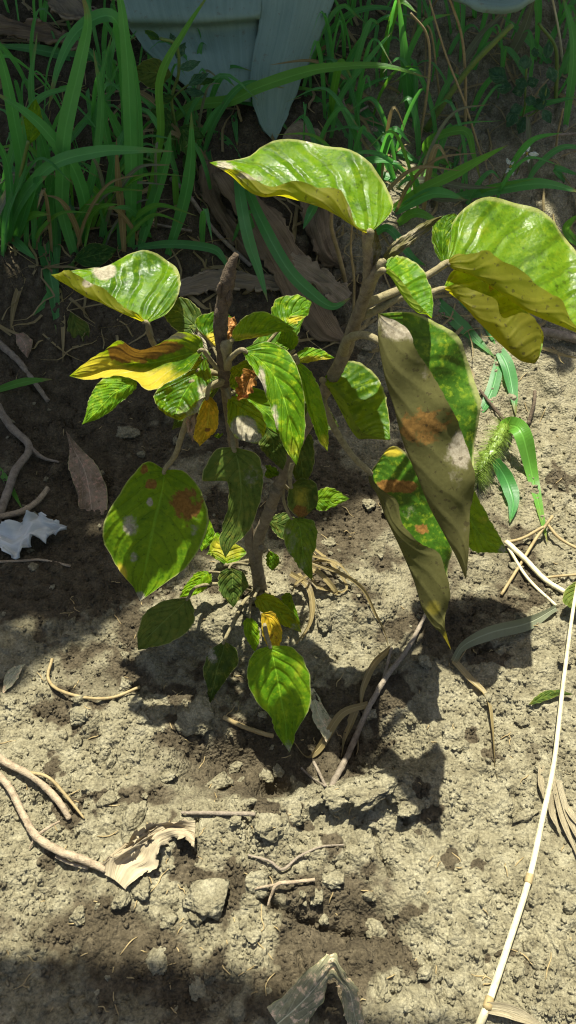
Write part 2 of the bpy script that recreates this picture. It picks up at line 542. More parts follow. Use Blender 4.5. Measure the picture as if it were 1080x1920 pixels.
def agave_material():
    s = NT('agave_skin')
    v, rnd = s.obj_vec()
    big = s.noise(7, 4, 0.6, v)
    uvn = s.n('ShaderNodeTexCoord').outputs['UV']
    mp = s.n('ShaderNodeMapping'); s.put(mp.inputs['Vector'], uvn); mp.inputs['Scale'].default_value = (26, 2.2, 1)
    lines = s.noise(1.0, 4, 0.65, mp.outputs[0])
    spots = s.noise(120, 4, 0.7, v)
    f = s.math('ADD', s.math('MULTIPLY', big, 0.5), s.math('MULTIPLY', lines, 0.5))
    col = s.ramp(f, [(0.3, (0.105, 0.175, 0.142)), (0.6, (0.190, 0.280, 0.230)), (0.8, (0.26, 0.345, 0.29))])
    dirt = s.math('MULTIPLY', s.step(spots, 0.58, 0.70), 0.5)
    col = s.mix(dirt, col, (0.12, 0.10, 0.06))
    nb = s.bump(s.math('ADD', lines, s.math('MULTIPLY', spots, 0.4)), 0.4, 0.002)
    return s.out(s.principled(col, 0.6, nb, 0.35))

M = {}
M['soil'] = soil_material()
M['clod'] = clod_material()
M['grit'] = clod_material('grit', (0.07, 0.055, 0.036), (0.30, 0.265, 0.19))
M['leaf'] = leaf_material('leaf_green', (0.036, 0.118, 0.004), (0.105, 0.215, 0.006), (0.130, 0.140, 0.02), (0.34, 0.46, 0.008))
M['leaf_glossy'] = leaf_material('leaf_glossy', (0.030, 0.118, 0.003), (0.095, 0.220, 0.005), (0.140, 0.130, 0.012), (0.60, 0.54, 0.012), trans_w=0.46, rough=0.32, spec=0.17, vein_lift=1.6)
M['leaf_young'] = leaf_material('leaf_young', (0.060, 0.175, 0.005), (0.145, 0.280, 0.008), (0.17, 0.20, 0.025), (0.42, 0.58, 0.010), nveins=8, rough=0.38, vein_tone=0.22)
M['leaf_dusty'] = leaf_material('leaf_dusty', (0.038, 0.118, 0.006), (0.105, 0.205, 0.010), (0.095, 0.090, 0.030), (0.20, 0.17, 0.025), trans_w=0.30, rough=0.5)
M['leaf_yellow'] = leaf_material('leaf_yellow', (0.42, 0.27, 0.012), (0.55, 0.40, 0.025), (0.40, 0.27, 0.04), (0.65, 0.45, 0.02), rough=0.45)
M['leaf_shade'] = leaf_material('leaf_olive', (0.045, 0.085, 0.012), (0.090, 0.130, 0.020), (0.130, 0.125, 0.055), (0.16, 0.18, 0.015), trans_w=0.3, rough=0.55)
M['leaf_dead'] = leaf_material('leaf_dead', (0.16, 0.115, 0.070), (0.27, 0.205, 0.140), (0.24, 0.18, 0.12), (0.22, 0.13, 0.05), vein_tone=0.25, trans_w=0.15, rough=0.75, spec=0.2, vein_lift=0.6)
M['leaf_pale'] = leaf_material('leaf_pale_dead', (0.26, 0.25, 0.15), (0.45, 0.43, 0.28), (0.30, 0.29, 0.20), (0.30, 0.28, 0.12), vein_tone=0.2, trans_w=0.15, rough=0.8, spec=0.2, vein_lift=0.8)
M['leaf_orange'] = leaf_material('leaf_orange_dead', (0.26, 0.12, 0.03), (0.46, 0.26, 0.09), (0.36, 0.20, 0.07), (0.45, 0.22, 0.05), trans_w=0.25, rough=0.7, spec=0.2)
M['weed'] = leaf_material('weed_leaf', (0.030, 0.095, 0.018), (0.075, 0.165, 0.030), (0.09, 0.15, 0.04), (0.16, 0.28, 0.03), nveins=6, rough=0.5)
M['weed_blue'] = leaf_material('weed_leaf_cool', (0.045, 0.12, 0.055), (0.09, 0.19, 0.10), (0.10, 0.16, 0.08), (0.15, 0.28, 0.08), nveins=5, rough=0.55)
M['stem'] = stem_material('felted_stem', (0.085, 0.062, 0.036), (0.275, 0.225, 0.140), 190, 0.003)
M['stem_dark'] = stem_material('dead_stem', (0.035, 0.025, 0.017), (0.165, 0.122, 0.080), 170, 0.006)
M['petiole'] = stem_material('felted_petiole', (0.115, 0.092, 0.046), (0.29, 0.25, 0.14), 260, 0.002)
M['twig'] = stem_material('dry_twig', (0.105, 0.080, 0.055), (0.33, 0.275, 0.205), 150, 0.004)
M['straw'] = stem_material('straw', (0.40, 0.34, 0.18), (0.66, 0.60, 0.40), 90, 0.0008, 0.55, 0.3)
M['straw_dull'] = stem_material('dry_grass_stalk', (0.17, 0.12, 0.05), (0.36, 0.28, 0.14), 80, 0.0006, 0.6)
M['root'] = stem_material('root', (0.13, 0.090, 0.055), (0.46, 0.37, 0.25), 130, 0.004)
M['green_stem'] = stem_material('green_stem', (0.075, 0.125, 0.025), (0.160, 0.215, 0.055), 70, 0.0005, 0.5)
M['grass'] = blade_material('grass_blade', (0.036, 0.165, 0.038), (0.100, 0.290, 0.080), (0.15, 0.55, 0.060), tw=0.42)
M['grass_bright'] = blade_material('grass_blade_bright', (0.055, 0.185, 0.022), (0.115, 0.290, 0.040), (0.24, 0.58, 0.04), tw=0.42)
M['grass_dry'] = blade_material('grass_blade_dry', (0.20, 0.155, 0.065), (0.36, 0.29, 0.14), (0.30, 0.21, 0.06), dryness=0.4)
M['grass_grey'] = blade_material('grass_blade_withered', (0.12, 0.135, 0.075), (0.22, 0.235, 0.150), (0.18, 0.18, 0.06), rough=0.6)
M['fibre'] = fibre_material('dead_agave_fibre', (0.085, 0.058, 0.032), (0.29, 0.215, 0.130))
M['fibre_pale'] = fibre_material('dead_agave_fibre_pale', (0.14, 0.11, 0.07), (0.37, 0.30, 0.20))
M['straw_strip'] = fibre_material('straw_strip', (0.28, 0.22, 0.12), (0.54, 0.47, 0.31), 14, 0.6)
M['papery'] = fibre_material('papery_root_bark', (0.22, 0.17, 0.10), (0.46, 0.39, 0.26), 9, 0.85)
M['tissue'] = fibre_material('white_fluff', (0.48, 0.50, 0.47), (0.75, 0.77, 0.74), 5, 0.9, 0.2)
M['agave'] = agave_material()
M['bark'] = stem_material('bark', (0.06, 0.045, 0.03), (0.17, 0.135, 0.10), 30, 0.01)
M['petal'] = stem_material('white_petal', (0.42, 0.46, 0.36), (0.62, 0.66, 0.54), 60, 0.0003, 0.6)
M['foxtail'] = blade_material('foxtail_bristle', (0.13, 0.23, 0.03), (0.26, 0.36, 0.07), (0.35, 0.45, 0.08), tw=0.4)

# ------------------------------------------------------------------ ground: one sheet, fine in view, coarse to the horizon
def axis(lo, hi, step, far_lo, far_hi, grow=1.35):
    a = list(np.arange(lo, hi, step))
    s = step; v = a[-1]
    while v < far_hi:
        s *= grow; v += s; a.append(v)
    s = step; v = a[0]; pre = []
    while v > far_lo:
        s *= grow; v -= s; pre.append(v)
    return np.array(pre[::-1] + a)

def build_ground():
    xs = axis(-0.47, 0.47, 0.0016, -150, 150)
    near = np.arange(0.02, 0.80, 0.0016)
    mid = [near[-1]]; s = 0.0016
    while mid[-1] < 1.75:
        s = min(0.012, s * 1.006); mid.append(mid[-1] + s)
    ys = np.concatenate([near, mid[1:]])
    s = 0.012; v = ys[-1]; post = []
    while v < 200: s *= 1.35; v += s; post.append(v)
    s = 0.0016; v = ys[0]; pre = []
    while v > -150: s *= 1.35; v -= s; pre.append(v)
    ys = np.concatenate([pre[::-1], ys, post])
    X, Y = np.meshgrid(xs, ys)
    x = X.ravel(); y = Y.ravel()
    z = macro(x, y)
    det = sstep(2.2, 1.2, np.abs(y - 0.7) + 0.0) * sstep(1.6, 0.8, np.abs(x))
    wob = 0.006
    xw = x + wob * vnoise(x / 0.02, y / 0.02, 91); yw = y + wob * vnoise(x / 0.02 + 40, y / 0.02, 92)
    rough = 0.30 + 0.95 * sstep(-0.25, 0.35, fbm(x, y, 0.14, 3, 33))
    d = 0.0066 * fbm(x, y, 0.055, 5, 12, 0.60)
    ridg = 1 - np.abs(fbm(xw, yw, 0.035, 4, 44, 0.55)) * 2.2
    d += 0.0030 * ridg
    c1 = clod_field(xw, yw, 0.034, 0.30, 301) * 0.42
    c2 = clod_field(xw, yw, 0.015, 0.48, 311) * 0.62
    c3 = clod_field(x, y, 0.0075, 0.55, 321) * 0.75
    crumb = np.maximum(np.maximum(c1 * 0.75, c2), c3)
    d += np.maximum(np.maximum(c1, c2 * rough), c3 * rough)
    # shrinkage cracks
    cr = np.abs(fbm(x + 3.1, y, 0.075, 3, 77, 0.5))
    crk = sstep(0.018, 0.0, cr) * sstep(0.0, 0.25, fbm(x, y, 0.2, 2, 78))
    d -= 0.006 * crk
    # furrow-like cracks that show in the photograph
    for pts, w, dep in CRACKS:
        q = np.array([P0(a, b) for a, b in pts])
        dm = np.full_like(x, 9.0)
        for k in range(len(q) - 1):
            a = q[k]; b = q[k + 1]; ab = b - a
            t = np.clip(((x - a[0]) * ab[0] + (y - a[1]) * ab[1]) / ab.dot(ab), 0, 1)
            dm = np.minimum(dm, np.hypot(x - a[0] - t * ab[0], y - a[1] - t * ab[1]))
        dm = dm + 0.003 * vnoise(x / 0.009, y / 0.009, 55)
        d -= dep * sstep(w, w * 0.3, dm)
    z = z + d * det
    damp_shade = 0.30 * fbm(x, y, 0.30, 3, 61) + 0.12
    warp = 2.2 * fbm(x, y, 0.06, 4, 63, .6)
    for (px, py, rxp, ryp, a) in DAMP_SHADE:
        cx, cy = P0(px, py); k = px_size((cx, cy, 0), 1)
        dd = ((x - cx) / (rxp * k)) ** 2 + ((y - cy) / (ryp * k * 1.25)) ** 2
        damp_shade = damp_shade + a * np.exp(-(dd * np.clip(1 + warp, .15, 4)) ** 1.2)
    damp_shade = damp_shade + 0.8 * sstep(0.70, 0.86, y) * sstep(-0.02, -0.30, x - .25)  # bank soil darkened further: its shade is painted into the colour
    damp_shade = damp_shade + 25.0 * np.maximum(0, -(d - 0.001))  # dips of the fine relief take the darker tone
    nx, ny = len(xs), len(ys)
    i = np.arange(nx * ny).reshape(ny, nx)
    q = np.stack([i[:-1, :-1], i[:-1, 1:], i[1:, 1:], i[1:, :-1]], -1).reshape(-1, 4)
    me = bpy.data.meshes.new('ground')
    me.vertices.add(nx * ny)
    me.vertices.foreach_set('co', np.column_stack([x, y, z]).astype(np.float32).ravel())
    me.loops.add(q.size); me.loops.foreach_set('vertex_index', q.astype(np.int32).ravel())
    me.polygons.add(len(q)); me.polygons.foreach_set('loop_start', (np.arange(len(q)) * 4).astype(np.int32))
    me.polygons.foreach_set('use_smooth', np.ones(len(q), bool))
    for nme, a in (('damp_shade', damp_shade), ('crumb', np.clip(crumb / 0.006, 0, 1))):
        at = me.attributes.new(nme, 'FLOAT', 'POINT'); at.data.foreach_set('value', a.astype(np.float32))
    me.update(); me.validate()
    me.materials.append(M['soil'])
    o = bpy.data.objects.new('ground', me); COL.objects.link(o)
    setp(o, 'dry crumbly grey-brown garden soil with moist patches and painted shade', None, None, 'structure')
    global GZ
    def GZ(px_, py_):
        ix = int(np.clip(np.searchsorted(xs, px_), 1, nx - 1)); iy = int(np.clip(np.searchsorted(ys, py_), 1, ny - 1))
        return float(z[iy * nx + ix])
    global DARK_AT
    def DARK_AT(px_, py_):
        ix = int(np.clip(np.searchsorted(xs, px_), 1, nx - 1)); iy = int(np.clip(np.searchsorted(ys, py_), 1, ny - 1))
        return float(damp_shade[iy * nx + ix])
    return o

CRACKS = [([(470, 1665), (500, 1690), (560, 1720), (640, 1745), (690, 1750)], 0.0045, 0.010),
          ([(700, 1560), (712, 1600), (735, 1640)], 0.0035, 0.008),
          ([(560, 1790), (575, 1830)], 0.004, 0.008),
          ([(470, 1525), (465, 1600)], 0.0035, 0.007),
          ([(745, 1490), (762, 1545)], 0.0035, 0.008),
          ([(370, 1540), (366, 1600)], 0.003, 0.007),
          ([(960, 1480), (975, 1530)], 0.003, 0.006)]
DAMP_SHADE = [(640, 1695, 130, 60, 1.05), (590, 1850, 130, 70, 0.9), (180, 1750, 230, 50, 0.7), (690, 1790, 60, 40, .6), (150, 1650, 90, 40, .35), (470, 1640, 50, 40, .5), (330, 1850, 260, 60, 0.40),
        (720, 1570, 60, 60, 0.30), (880, 1020, 150, 130, 0.35), (620, 960, 140, 130, 0.75), (150, 960, 260, 210, 1.2),  # the broad left patch here puts shade into the soil colour
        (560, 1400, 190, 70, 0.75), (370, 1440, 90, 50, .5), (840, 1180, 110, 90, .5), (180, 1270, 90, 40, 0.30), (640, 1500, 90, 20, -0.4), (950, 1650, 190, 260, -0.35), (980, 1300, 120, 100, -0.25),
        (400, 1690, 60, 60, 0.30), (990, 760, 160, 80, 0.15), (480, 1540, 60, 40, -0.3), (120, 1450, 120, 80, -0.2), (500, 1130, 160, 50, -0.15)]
ground = build_ground()

# loose clods: the larger ones are pieces of their own, the fine grit is one mass
def clod_mesh(seed, flat=0.62, sub=4, jag=0.34, name='clod'):
    import bmesh
    bm = bmesh.new()
    bmesh.ops.create_icosphere(bm, subdivisions=sub, radius=1.0)
    r_ = np.random.default_rng(seed)
    co = np.array([v.co for v in bm.verts])
    off = r_.uniform(-50, 50, 3)
    n1 = vnoise(co[:, 0] * 1.1 + off[0], co[:, 1] * 1.1 + co[:, 2] * 0.9 + off[1], seed) + vnoise(co[:, 2] * 1.3 + off[2], co[:, 0] + off[0], seed + 3)
    n2 = vnoise(co[:, 0] * 3 + off[0], co[:, 1] * 3 + co[:, 2] * 2.6 + off[1], seed + 5)
    n3 = vnoise(co[:, 0] * 7 + off[0], co[:, 1] * 7 + co[:, 2] * 6 + off[1], seed + 7) + vnoise(co[:, 2] * 9, co[:, 0] * 8 + co[:, 1] * 3, seed + 8)
    s = 1 + jag * 1.6 * n1 + jag * 0.9 * n2 + 0.24 * n3 + 0.12 * vnoise(co[:, 0] * 17 + off[0], co[:, 1] * 16 + co[:, 2] * 13, seed + 9)
    # a few broken flat faces
    for _ in range(5):
        nrm = r_.normal(size=3); nrm /= np.linalg.norm(nrm)
        dd = co @ nrm
        s = np.where(dd > 0.62, np.minimum(s, 0.70 / np.maximum(dd, 1e-3)), s)
    co = co * s[:, None] * np.array([1, r_.uniform(0.7, 0.95), flat * r_.uniform(0.8, 1.15)])
    for v, c in zip(bm.verts, co): v.co = c
    me = bpy.data.meshes.new(name)
    bm.to_mesh(me); bm.free()
    me.polygons.foreach_set('use_smooth', [True] * len(me.polygons))
    me.materials.append(M['soil'])
    return me

clod_meshes = [clod_mesh(100 + k) for k in range(10)]
def put_clod(x, y, r, sink=0.35, me=None, rot=None, scl=(1, 1, 1)):
    o = bpy.data.objects.new('clod', me or random.choice(clod_meshes))
    COL.objects.link(o); o.parent = ground
    o.scale = (r * scl[0], r * scl[1], r * scl[2])
    o.rotation_euler = rot or (random.uniform(-.4, .4), random.uniform(-.4, .4), random.uniform(0, 6.28))
    o.location = (x, y, GZ(x, y) + r * scl[2] * (0.6 - sink) )
    return o
slab = clod_mesh(900, 0.35, 4, 0.14)
for (px, py, rp, sink, sc) in [(370, 1352, 34, .3, (.9, 1.1, .9)), (766, 1517, 27, .25, (1, 1, 1)), (700, 1482, 36, .75, (1.6, .9, .9)), (750, 1472, 32, .6, (1.2, .9, .9)),
                               (640, 1494, 30, .8, (1.3, .8, .8)), (505, 1545, 38, .75, (1, 1, .8)), (548, 1532, 26, .7, (1, 1, .8)), (600, 1500, 20, .6, (1.2, .8, .9)),
                               (795, 1829, 17, .3, (1, .9, .8)), (293, 1800, 27, .45, (1, 1, .7)), (370, 1850, 20, .35, (1, 1, .8)), (713, 1858, 25, .45, (1.2, .8, .6)),
                               (480, 1660, 26, .4, (1, 1, .8)), (620, 1652, 22, .4, (1.1, .8, .8)), (705, 1745, 24, .45, (1.1, .9, .8)), (860, 1400, 16, .5, (1, 1, .8)),
                               (982, 1530, 18, .5, (.7, 1.3, .8)), (240, 815, 18, .3, (1, 1, .8)), (150, 1345, 22, .5, (1, 1, .8)), (410, 1470, 24, .3, (1.2, .8, .9)),
                               (250, 1540, 30, .5, (1.2, 1, .7)), (205, 1500, 22, .5, (1, 1, .7)), (230, 1690, 26, .4, (.8, 1, .8)), (265, 1670, 22, .4, (1, 1, .8)), (690, 1340, 16, .35, (1, 1, .8)),
                               (470, 1150, 26, .4, (1.5, .8, .7)), (610, 1150, 24, .5, (1.2, .8, .8)), (20, 1810, 20, .4, (1, 1, .8)), (840, 1840, 10, .3, (1, 1, 1))]:
    x, y = P0(px, py)
    p = on_ground(px, py)
    put_clod(p[0], p[1], px_size(p, rp), sink, None, None, sc)
p = on_ground(393, 1690)
put_clod(p[0], p[1], px_size(p, 46), 0.35, slab, (0.12, 0.02, 0.4), (1, 1.05, 1))
cnt = 0
while cnt < 262:
    px, py = random.uniform(-20, 1100), random.uniform(640, 1940)
    p = on_ground(px, py)
    keep = 0.35 + 0.65 * float(sstep(-0.1, 0.4, fbm(np.array([p[0]]), np.array([p[1]]), 0.12, 2, 71))[0])
    if random.random() > keep: continue
    r = 0.0026 + 0.0062 * random.random() ** 3
    put_clod(p[0], p[1], r, random.uniform(0.1, 0.45), None, None, (1, 1, random.uniform(.7, 1)))
    cnt += 1

def build_grit(n=15000):
    import bmesh
    bm = bmesh.new(); bmesh.ops.create_icosphere(bm, subdivisions=1, radius=1.0)
    bv = np.array([v.co for v in bm.verts]); bf = np.array([[v.index for v in f.verts] for f in bm.faces]); bm.free()
    V = []; F = []; A = []
    r_ = np.random.default_rng(3)
    k = 0
    px = r_.uniform(-60, 1140, n * 2); py = 620 + 1340 * r_.uniform(0, 1, n * 2)
    P = at_z(px, py, 0.0)
    w = 0.25 + 0.75 * sstep(-0.15, 0.35, fbm(P[:, 0], P[:, 1], 0.09, 3, 72))
    for q in P[r_.uniform(size=len(P)) < w]:
        if k >= n: break
        if q[1] > 0.80: continue
        r = 0.0007 + 0.0020 * r_.uniform() ** 2.5
        s = bv * (1 + 0.22 * r_.normal(size=(len(bv), 1))) * r * np.array([1, r_.uniform(.65, 1), r_.uniform(.55, .95)])
        a = r_.uniform(0, 6.28); c, sn = math.cos(a), math.sin(a)
        s = s @ np.array([[c, sn, 0], [-sn, c, 0], [0, 0, 1]])
        V.append(s + np.array([q[0], q[1], GZ(q[0], q[1]) + r * 0.25])); F.append(bf + k * len(bv)); k += 1; A.append(np.full(len(bv), DARK_AT(q[0], q[1])))
    V = np.vstack(V); F = np.vstack(F)
    me = bpy.data.meshes.new('grit')
    me.vertices.add(len(V)); me.vertices.foreach_set('co', V.astype(np.float32).ravel())
    me.loops.add(F.size); me.loops.foreach_set('vertex_index', F.astype(np.int32).ravel())
    me.polygons.add(len(F)); me.polygons.foreach_set('loop_start', (np.arange(len(F)) * 3).astype(np.int32))
    me.polygons.foreach_set('use_smooth', np.ones(len(F), bool))
    at = me.attributes.new('damp_shade', 'FLOAT', 'POINT'); at.data.foreach_set('value', np.concatenate(A).astype(np.float32))
    me.update(); me.validate(); me.materials.append(M['soil'])
    o = bpy.data.objects.new('grit', me); COL.objects.link(o); o.parent = ground
    setp(o, None, None, None, 'stuff')
build_grit()

# ------------------------------------------------------------------ unseen added tree; crown shaped to shade bank, grass and front soil
SXY = np.array([SUN_DIR.x, SUN_DIR.y]) / SUN_DIR.z
def shade_xy(px, py):
    p = on_ground(px, py)
    return p[:2] - SXY * p[2]
TERM = np.array([shade_xy(a, b) for a, b in [(-250, 1400), (0, 1335), (150, 1235), (290, 1140), (430, 1090), (560, 1045), (680, 965), (770, 840), (840, 720), (930, 645), (1080, 610), (1350, 570)]])
FRONT = np.array([shade_xy(a, b) for a, b in [(-300, 1770), (0, 1785), (300, 1802), (450, 1822), (560, 1856), (700, 1895), (900, 1922), (1080, 1970), (1400, 2060)]])
def build_tree():
    r_ = np.random.default_rng(21)
    t = thing('added_shade_tree', 'unseen leafy tree added to cast shade on bank and grass', 'tree', (-1.55, 2.1, gz(-1.55, 2.1)))
    leaves = []
    def add_leaf(c, L):
        d = r_.normal(size=3); d[2] *= 0.5; d /= np.linalg.norm(d)
        nrm = np.array([0, 0, 1.0]) + 0.55 * r_.normal(size=3)
        s = np.cross(nrm, d); s /= np.linalg.norm(s)
        k = np.cross(d, s)
        W = L * 0.30
        leaves.append(np.array([c - d * L * .5, c - d * L * .12 + s * W + k * L * .05, c + d * L * .2 + s * W * .8 + k * L * .03, c + d * L * .5 - k * L * .06,
                                c + d * L * .2 - s * W * .8 + k * L * .03, c - d * L * .12 - s * W + k * L * .05]))
    def over(xy, z):
        return np.array([xy[0] + SXY[0] * z, xy[1] + SXY[1] * z, z])
    n = 0
    while n < 6500:                                   # over the bank
        x = r_.uniform(-1.15, 1.15)
        yt = np.interp(x, TERM[:, 0], TERM[:, 1])
        y = yt + 0.02 + 1.45 * r_.uniform() ** 1.5
        hole = 0
        for (hx, hy, hr) in HOLES:
            if (x - hx) ** 2 + (y - hy) ** 2 < (hr + .02) ** 2: hole = 1
        if hole and r_.uniform() < 0.99: continue
        L = r_.uniform(0.07, 0.13) if y - yt > 0.08 else r_.uniform(0.04, 0.06)
        add_leaf(over((x, y + L * .2), r_.uniform(1.35, 2.2)), L); n += 1
    n = 0
    while n < 4200:                                    # added spray that shades the front soil
        x = r_.uniform(-0.6, 0.6)
        yt = np.interp(x, FRONT[:, 0], FRONT[:, 1])
        y = yt - 0.012 - 0.34 * r_.uniform() ** 1.6
        L = r_.uniform(0.05, 0.09) if yt - y > 0.05 else r_.uniform(0.025, 0.04)
        add_leaf(over((x, y), r_.uniform(1.5, 2.1)), L); n += 1
    for _ in range(1500):                             # the rest of the crown, round the trunk
        a = r_.uniform(0, 6.28); rr = 1.3 * r_.uniform() ** .5
        c = np.array([-1.5 + rr * math.cos(a), 2.3 + rr * math.sin(a), 2.4 + 0.7 * r_.normal() * (1 - rr / 1.6)])
        add_leaf(c, r_.uniform(0.07, 0.13))
    V = np.vstack(leaves)
    F = []
    for k in range(len(leaves)):
        b = 6 * k; F += [(b, b + 1, b + 5), (b + 1, b + 2, b + 4, b + 5), (b + 2, b + 3, b + 4)]
    UV = np.tile(np.array([[.5, 0], [1, .4], [1, .7], [.5, 1], [0, .7], [0, .4]]), (len(leaves), 1))
    cr = obj('crown', V, F, M['weed'], t, uvs=UV); setp(cr, None, None, None, 'stuff')
    b0 = np.array([-1.55, 2.1, gz(-1.55, 2.1) - 0.05])
    v, f, uv = tube([b0, b0 + (0.03, -.05, .7), b0 + (-.02, 0.02, 1.4), b0 + (.05, .05, 2.2)], [.12, .10, .085, .05], 10, 30, .04)
    obj('trunk', v, f, M['bark'], t)
    for pts in ([b0 + (0, 0, 1.2), (-0.9, 2.0, 1.75), (-0.2, 1.75, 2.0), (0.5, 1.6, 2.05), (1.0, 1.5, 1.95)],
                [b0 + (0, 0, 1.35), (-1.0, 1.6, 1.9), (-0.7, 1.1, 2.0), (-0.45, 0.72, 1.95), (0.1, 0.56, 1.85), (0.6, 0.5, 1.75)],
                [b0 + (0, 0, 1.7), (-1.8, 2.8, 2.6), (-2.0, 3.0, 2.9)]):
        v, f, uv = tube(pts, np.linspace(.05, .008, len(pts)), 8, 30, .03)
        obj('limb', v, f, M['bark'], t)
HOLES = []  # gaps left in the added crown to let sun reach the grass
for (hx, hy, hp) in [(720, 395, 60), (790, 370, 75), (870, 340, 70), (950, 320, 60), (1030, 350, 55)]:
    q = on_ground(hx, hy); w = q[:2] - SXY * q[2]
    HOLES.append((w[0], w[1], px_size(q, hp)))
build_tree()

# ------------------------------------------------------------------ broad leaf from rows of (far edge, midrib, near edge)
def leaf_part(parent, Y, nrm, rows, mat, off=(0, 0, 0), blobs=(), petiole=None, pr=0.0019, ripple=0.0, rfreq=3.0, quilt=0.0005, nveins=7, nu=18, nv=40,
              name='leaf', label=None, anchor=None, curl=0.0, top=None, pmat=None, ragged=1.6, wavy=0.0016, pend=True):
    """rows run from the leaf base to its tip; each row is (edge, midrib, edge) in photo pixels, laid on the plane through
    the leaf base (at depth Y) with normal nrm; off = offsets in cm along the line of sight for the three columns"""
    R = []
    for r in rows:
        if not isinstance(r[0], (tuple, list)):
            r = (r, r, r)
        R.append([tuple(c) + (0.0,) if len(c) == 2 else tuple(c) for c in r])
    R = np.array(R, float)
    k = len(R)
    S = spline(R, nv)                                            # nv,3,3
    v = np.linspace(0, 1, nv)
    prof = np.sin(np.pi * np.clip(v, 0, 1)) ** 0.6
    S[:, :, 2] += prof[:, None] * np.array(off)[None, :]
    s = np.linspace(-1, 1, 2 * nu + 1)
    A, B, C = S[:, 0:1], S[:, 1:2], S[:, 2:3]
    sa = s[None, :, None]
    lin = np.where(sa < 0, B + (A - B) * (-sa), B + (C - B) * sa)
    par = B + (C - A) * 0.5 * sa + ((A + C) * 0.5 - B) * sa * sa
    G = 0.45 * lin + 0.55 * par                                  # nv, ns, 3
    px, py, of = G[..., 0].copy(), G[..., 1].copy(), G[..., 2]
    vq, sq = np.meshgrid(v, s, indexing='ij')
    seed = int(abs(R[0, 1, 0] * 7 + R[0, 1, 1] * 13 + R[-1, 1, 0])) % 9973
    eg = ragged * np.abs(sq) ** 8 * np.sin(np.pi * vq) ** .5
    px += eg * (vnoise(vq * 14, np.sign(sq) * 3 + sq * .2, seed) + .8 * vnoise(vq * 37, np.sign(sq) * 5, seed + 1)) * 2
    py += eg * (vnoise(vq * 13, np.sign(sq) * 7 + sq * .2, seed + 2) + .8 * vnoise(vq * 41, np.sign(sq) * 9, seed + 3)) * 2
    nrm = np.array(nrm, float); nrm /= np.linalg.norm(nrm)
    a = anchor or (R[0, 1, 0], R[0, 1, 1])
    A0 = at_y(a[0], a[1], Y)
    r = rays(px, py)
    t = ((A0 - CAM) @ nrm) / (r @ nrm)
    P = CAM + r * t[..., None]
    rl = r / np.linalg.norm(r, axis=-1)[..., None]
    sd = seed / 97.0
    V2, S2 = np.meshgrid(v, s, indexing='ij')
    wav = ripple * np.abs(S2) ** 2.2 * np.sin(V2 * rfreq * 6.283 + sd + np.sign(S2) * 1.3) * prof[:, None]
    ph = V2 * nveins - np.abs(S2) ** 1.25 * 2.6
    ql = quilt * (0.55 + 0.9 * np.abs(vnoise(V2 * 3, S2 * 2, seed + 6)) * 2) * (np.abs(np.sin(np.pi * (ph - 0.5))) - 0.5) * (1 - np.abs(S2) ** 6) * np.minimum(1, np.abs(S2) * 8) * prof[:, None]
    und = wavy * (vnoise(V2 * 3.1 + seed, S2 * 1.4, seed + 4) + .6 * vnoise(V2 * 7 + seed, S2 * 2.7, seed + 5)) * 2 * prof[:, None]
    wav = wav + und
    if abs(off[2]) > .5: ql = ql * np.where(S2 > 0, .3, 1.0)
    P = P + rl * (of * 0.01)[..., None] - nrm * (wav + ql + curl * np.abs(S2) ** 2)[..., None] * 1.0
    ns = len(s)
    idx = np.arange(nv * ns).reshape(nv, ns)
    q = np.stack([idx[:-1, :-1], idx[1:, :-1], idx[1:, 1:], idx[:-1, 1:]], -1).reshape(-1, 4)
    # orientation: the far half shows its upper face towards nrm
    h = nv // 2; m = nu // 2
    e1 = P[h + 3, m] - P[h - 3, m]; e2 = P[h, m + 3] - P[h, m - 3]
    nn = np.cross(e1, e2)
    tv = np.array(top, float) if top is not None else nrm
    if nn @ tv < 0: q = q[:, ::-1]
    uv = np.column_stack([(S2.ravel() + 1) / 2, V2.ravel()])
    at = {'brown': np.zeros(nv * ns), 'dust': np.zeros(nv * ns), 'yellow': np.zeros(nv * ns)}
    fpx, fpy, fs = px.ravel(), py.ravel(), S2.ravel()
    for (kind, bx, by, rx, ry, amt, *side) in blobs:
        d = ((fpx - bx) / rx) ** 2 + ((fpy - by) / ry) ** 2
        w = amt * np.exp(-d ** 1.5)
        if side: w = w * (fs * side[0] > -0.05)
        at[kind] += w
    o = obj(name, P.reshape(-1, 3), q, mat, parent, uvs=uv, attrs=at)
    if label: o['label'] = label
    if petiole is not None:
        base = P[1, nu]
        pp = np.vstack([ypts(petiole), [P[0, nu], P[2, nu]]]) if pend else ypts(petiole)
        vv, ff, uu = tube(pp, np.linspace(pr * 1.25, pr * 0.7, len(pp)), 8, 22, 0.05)
        obj('petiole', vv, ff, pmat or M['petiole'], o, uvs=uu)
    return o

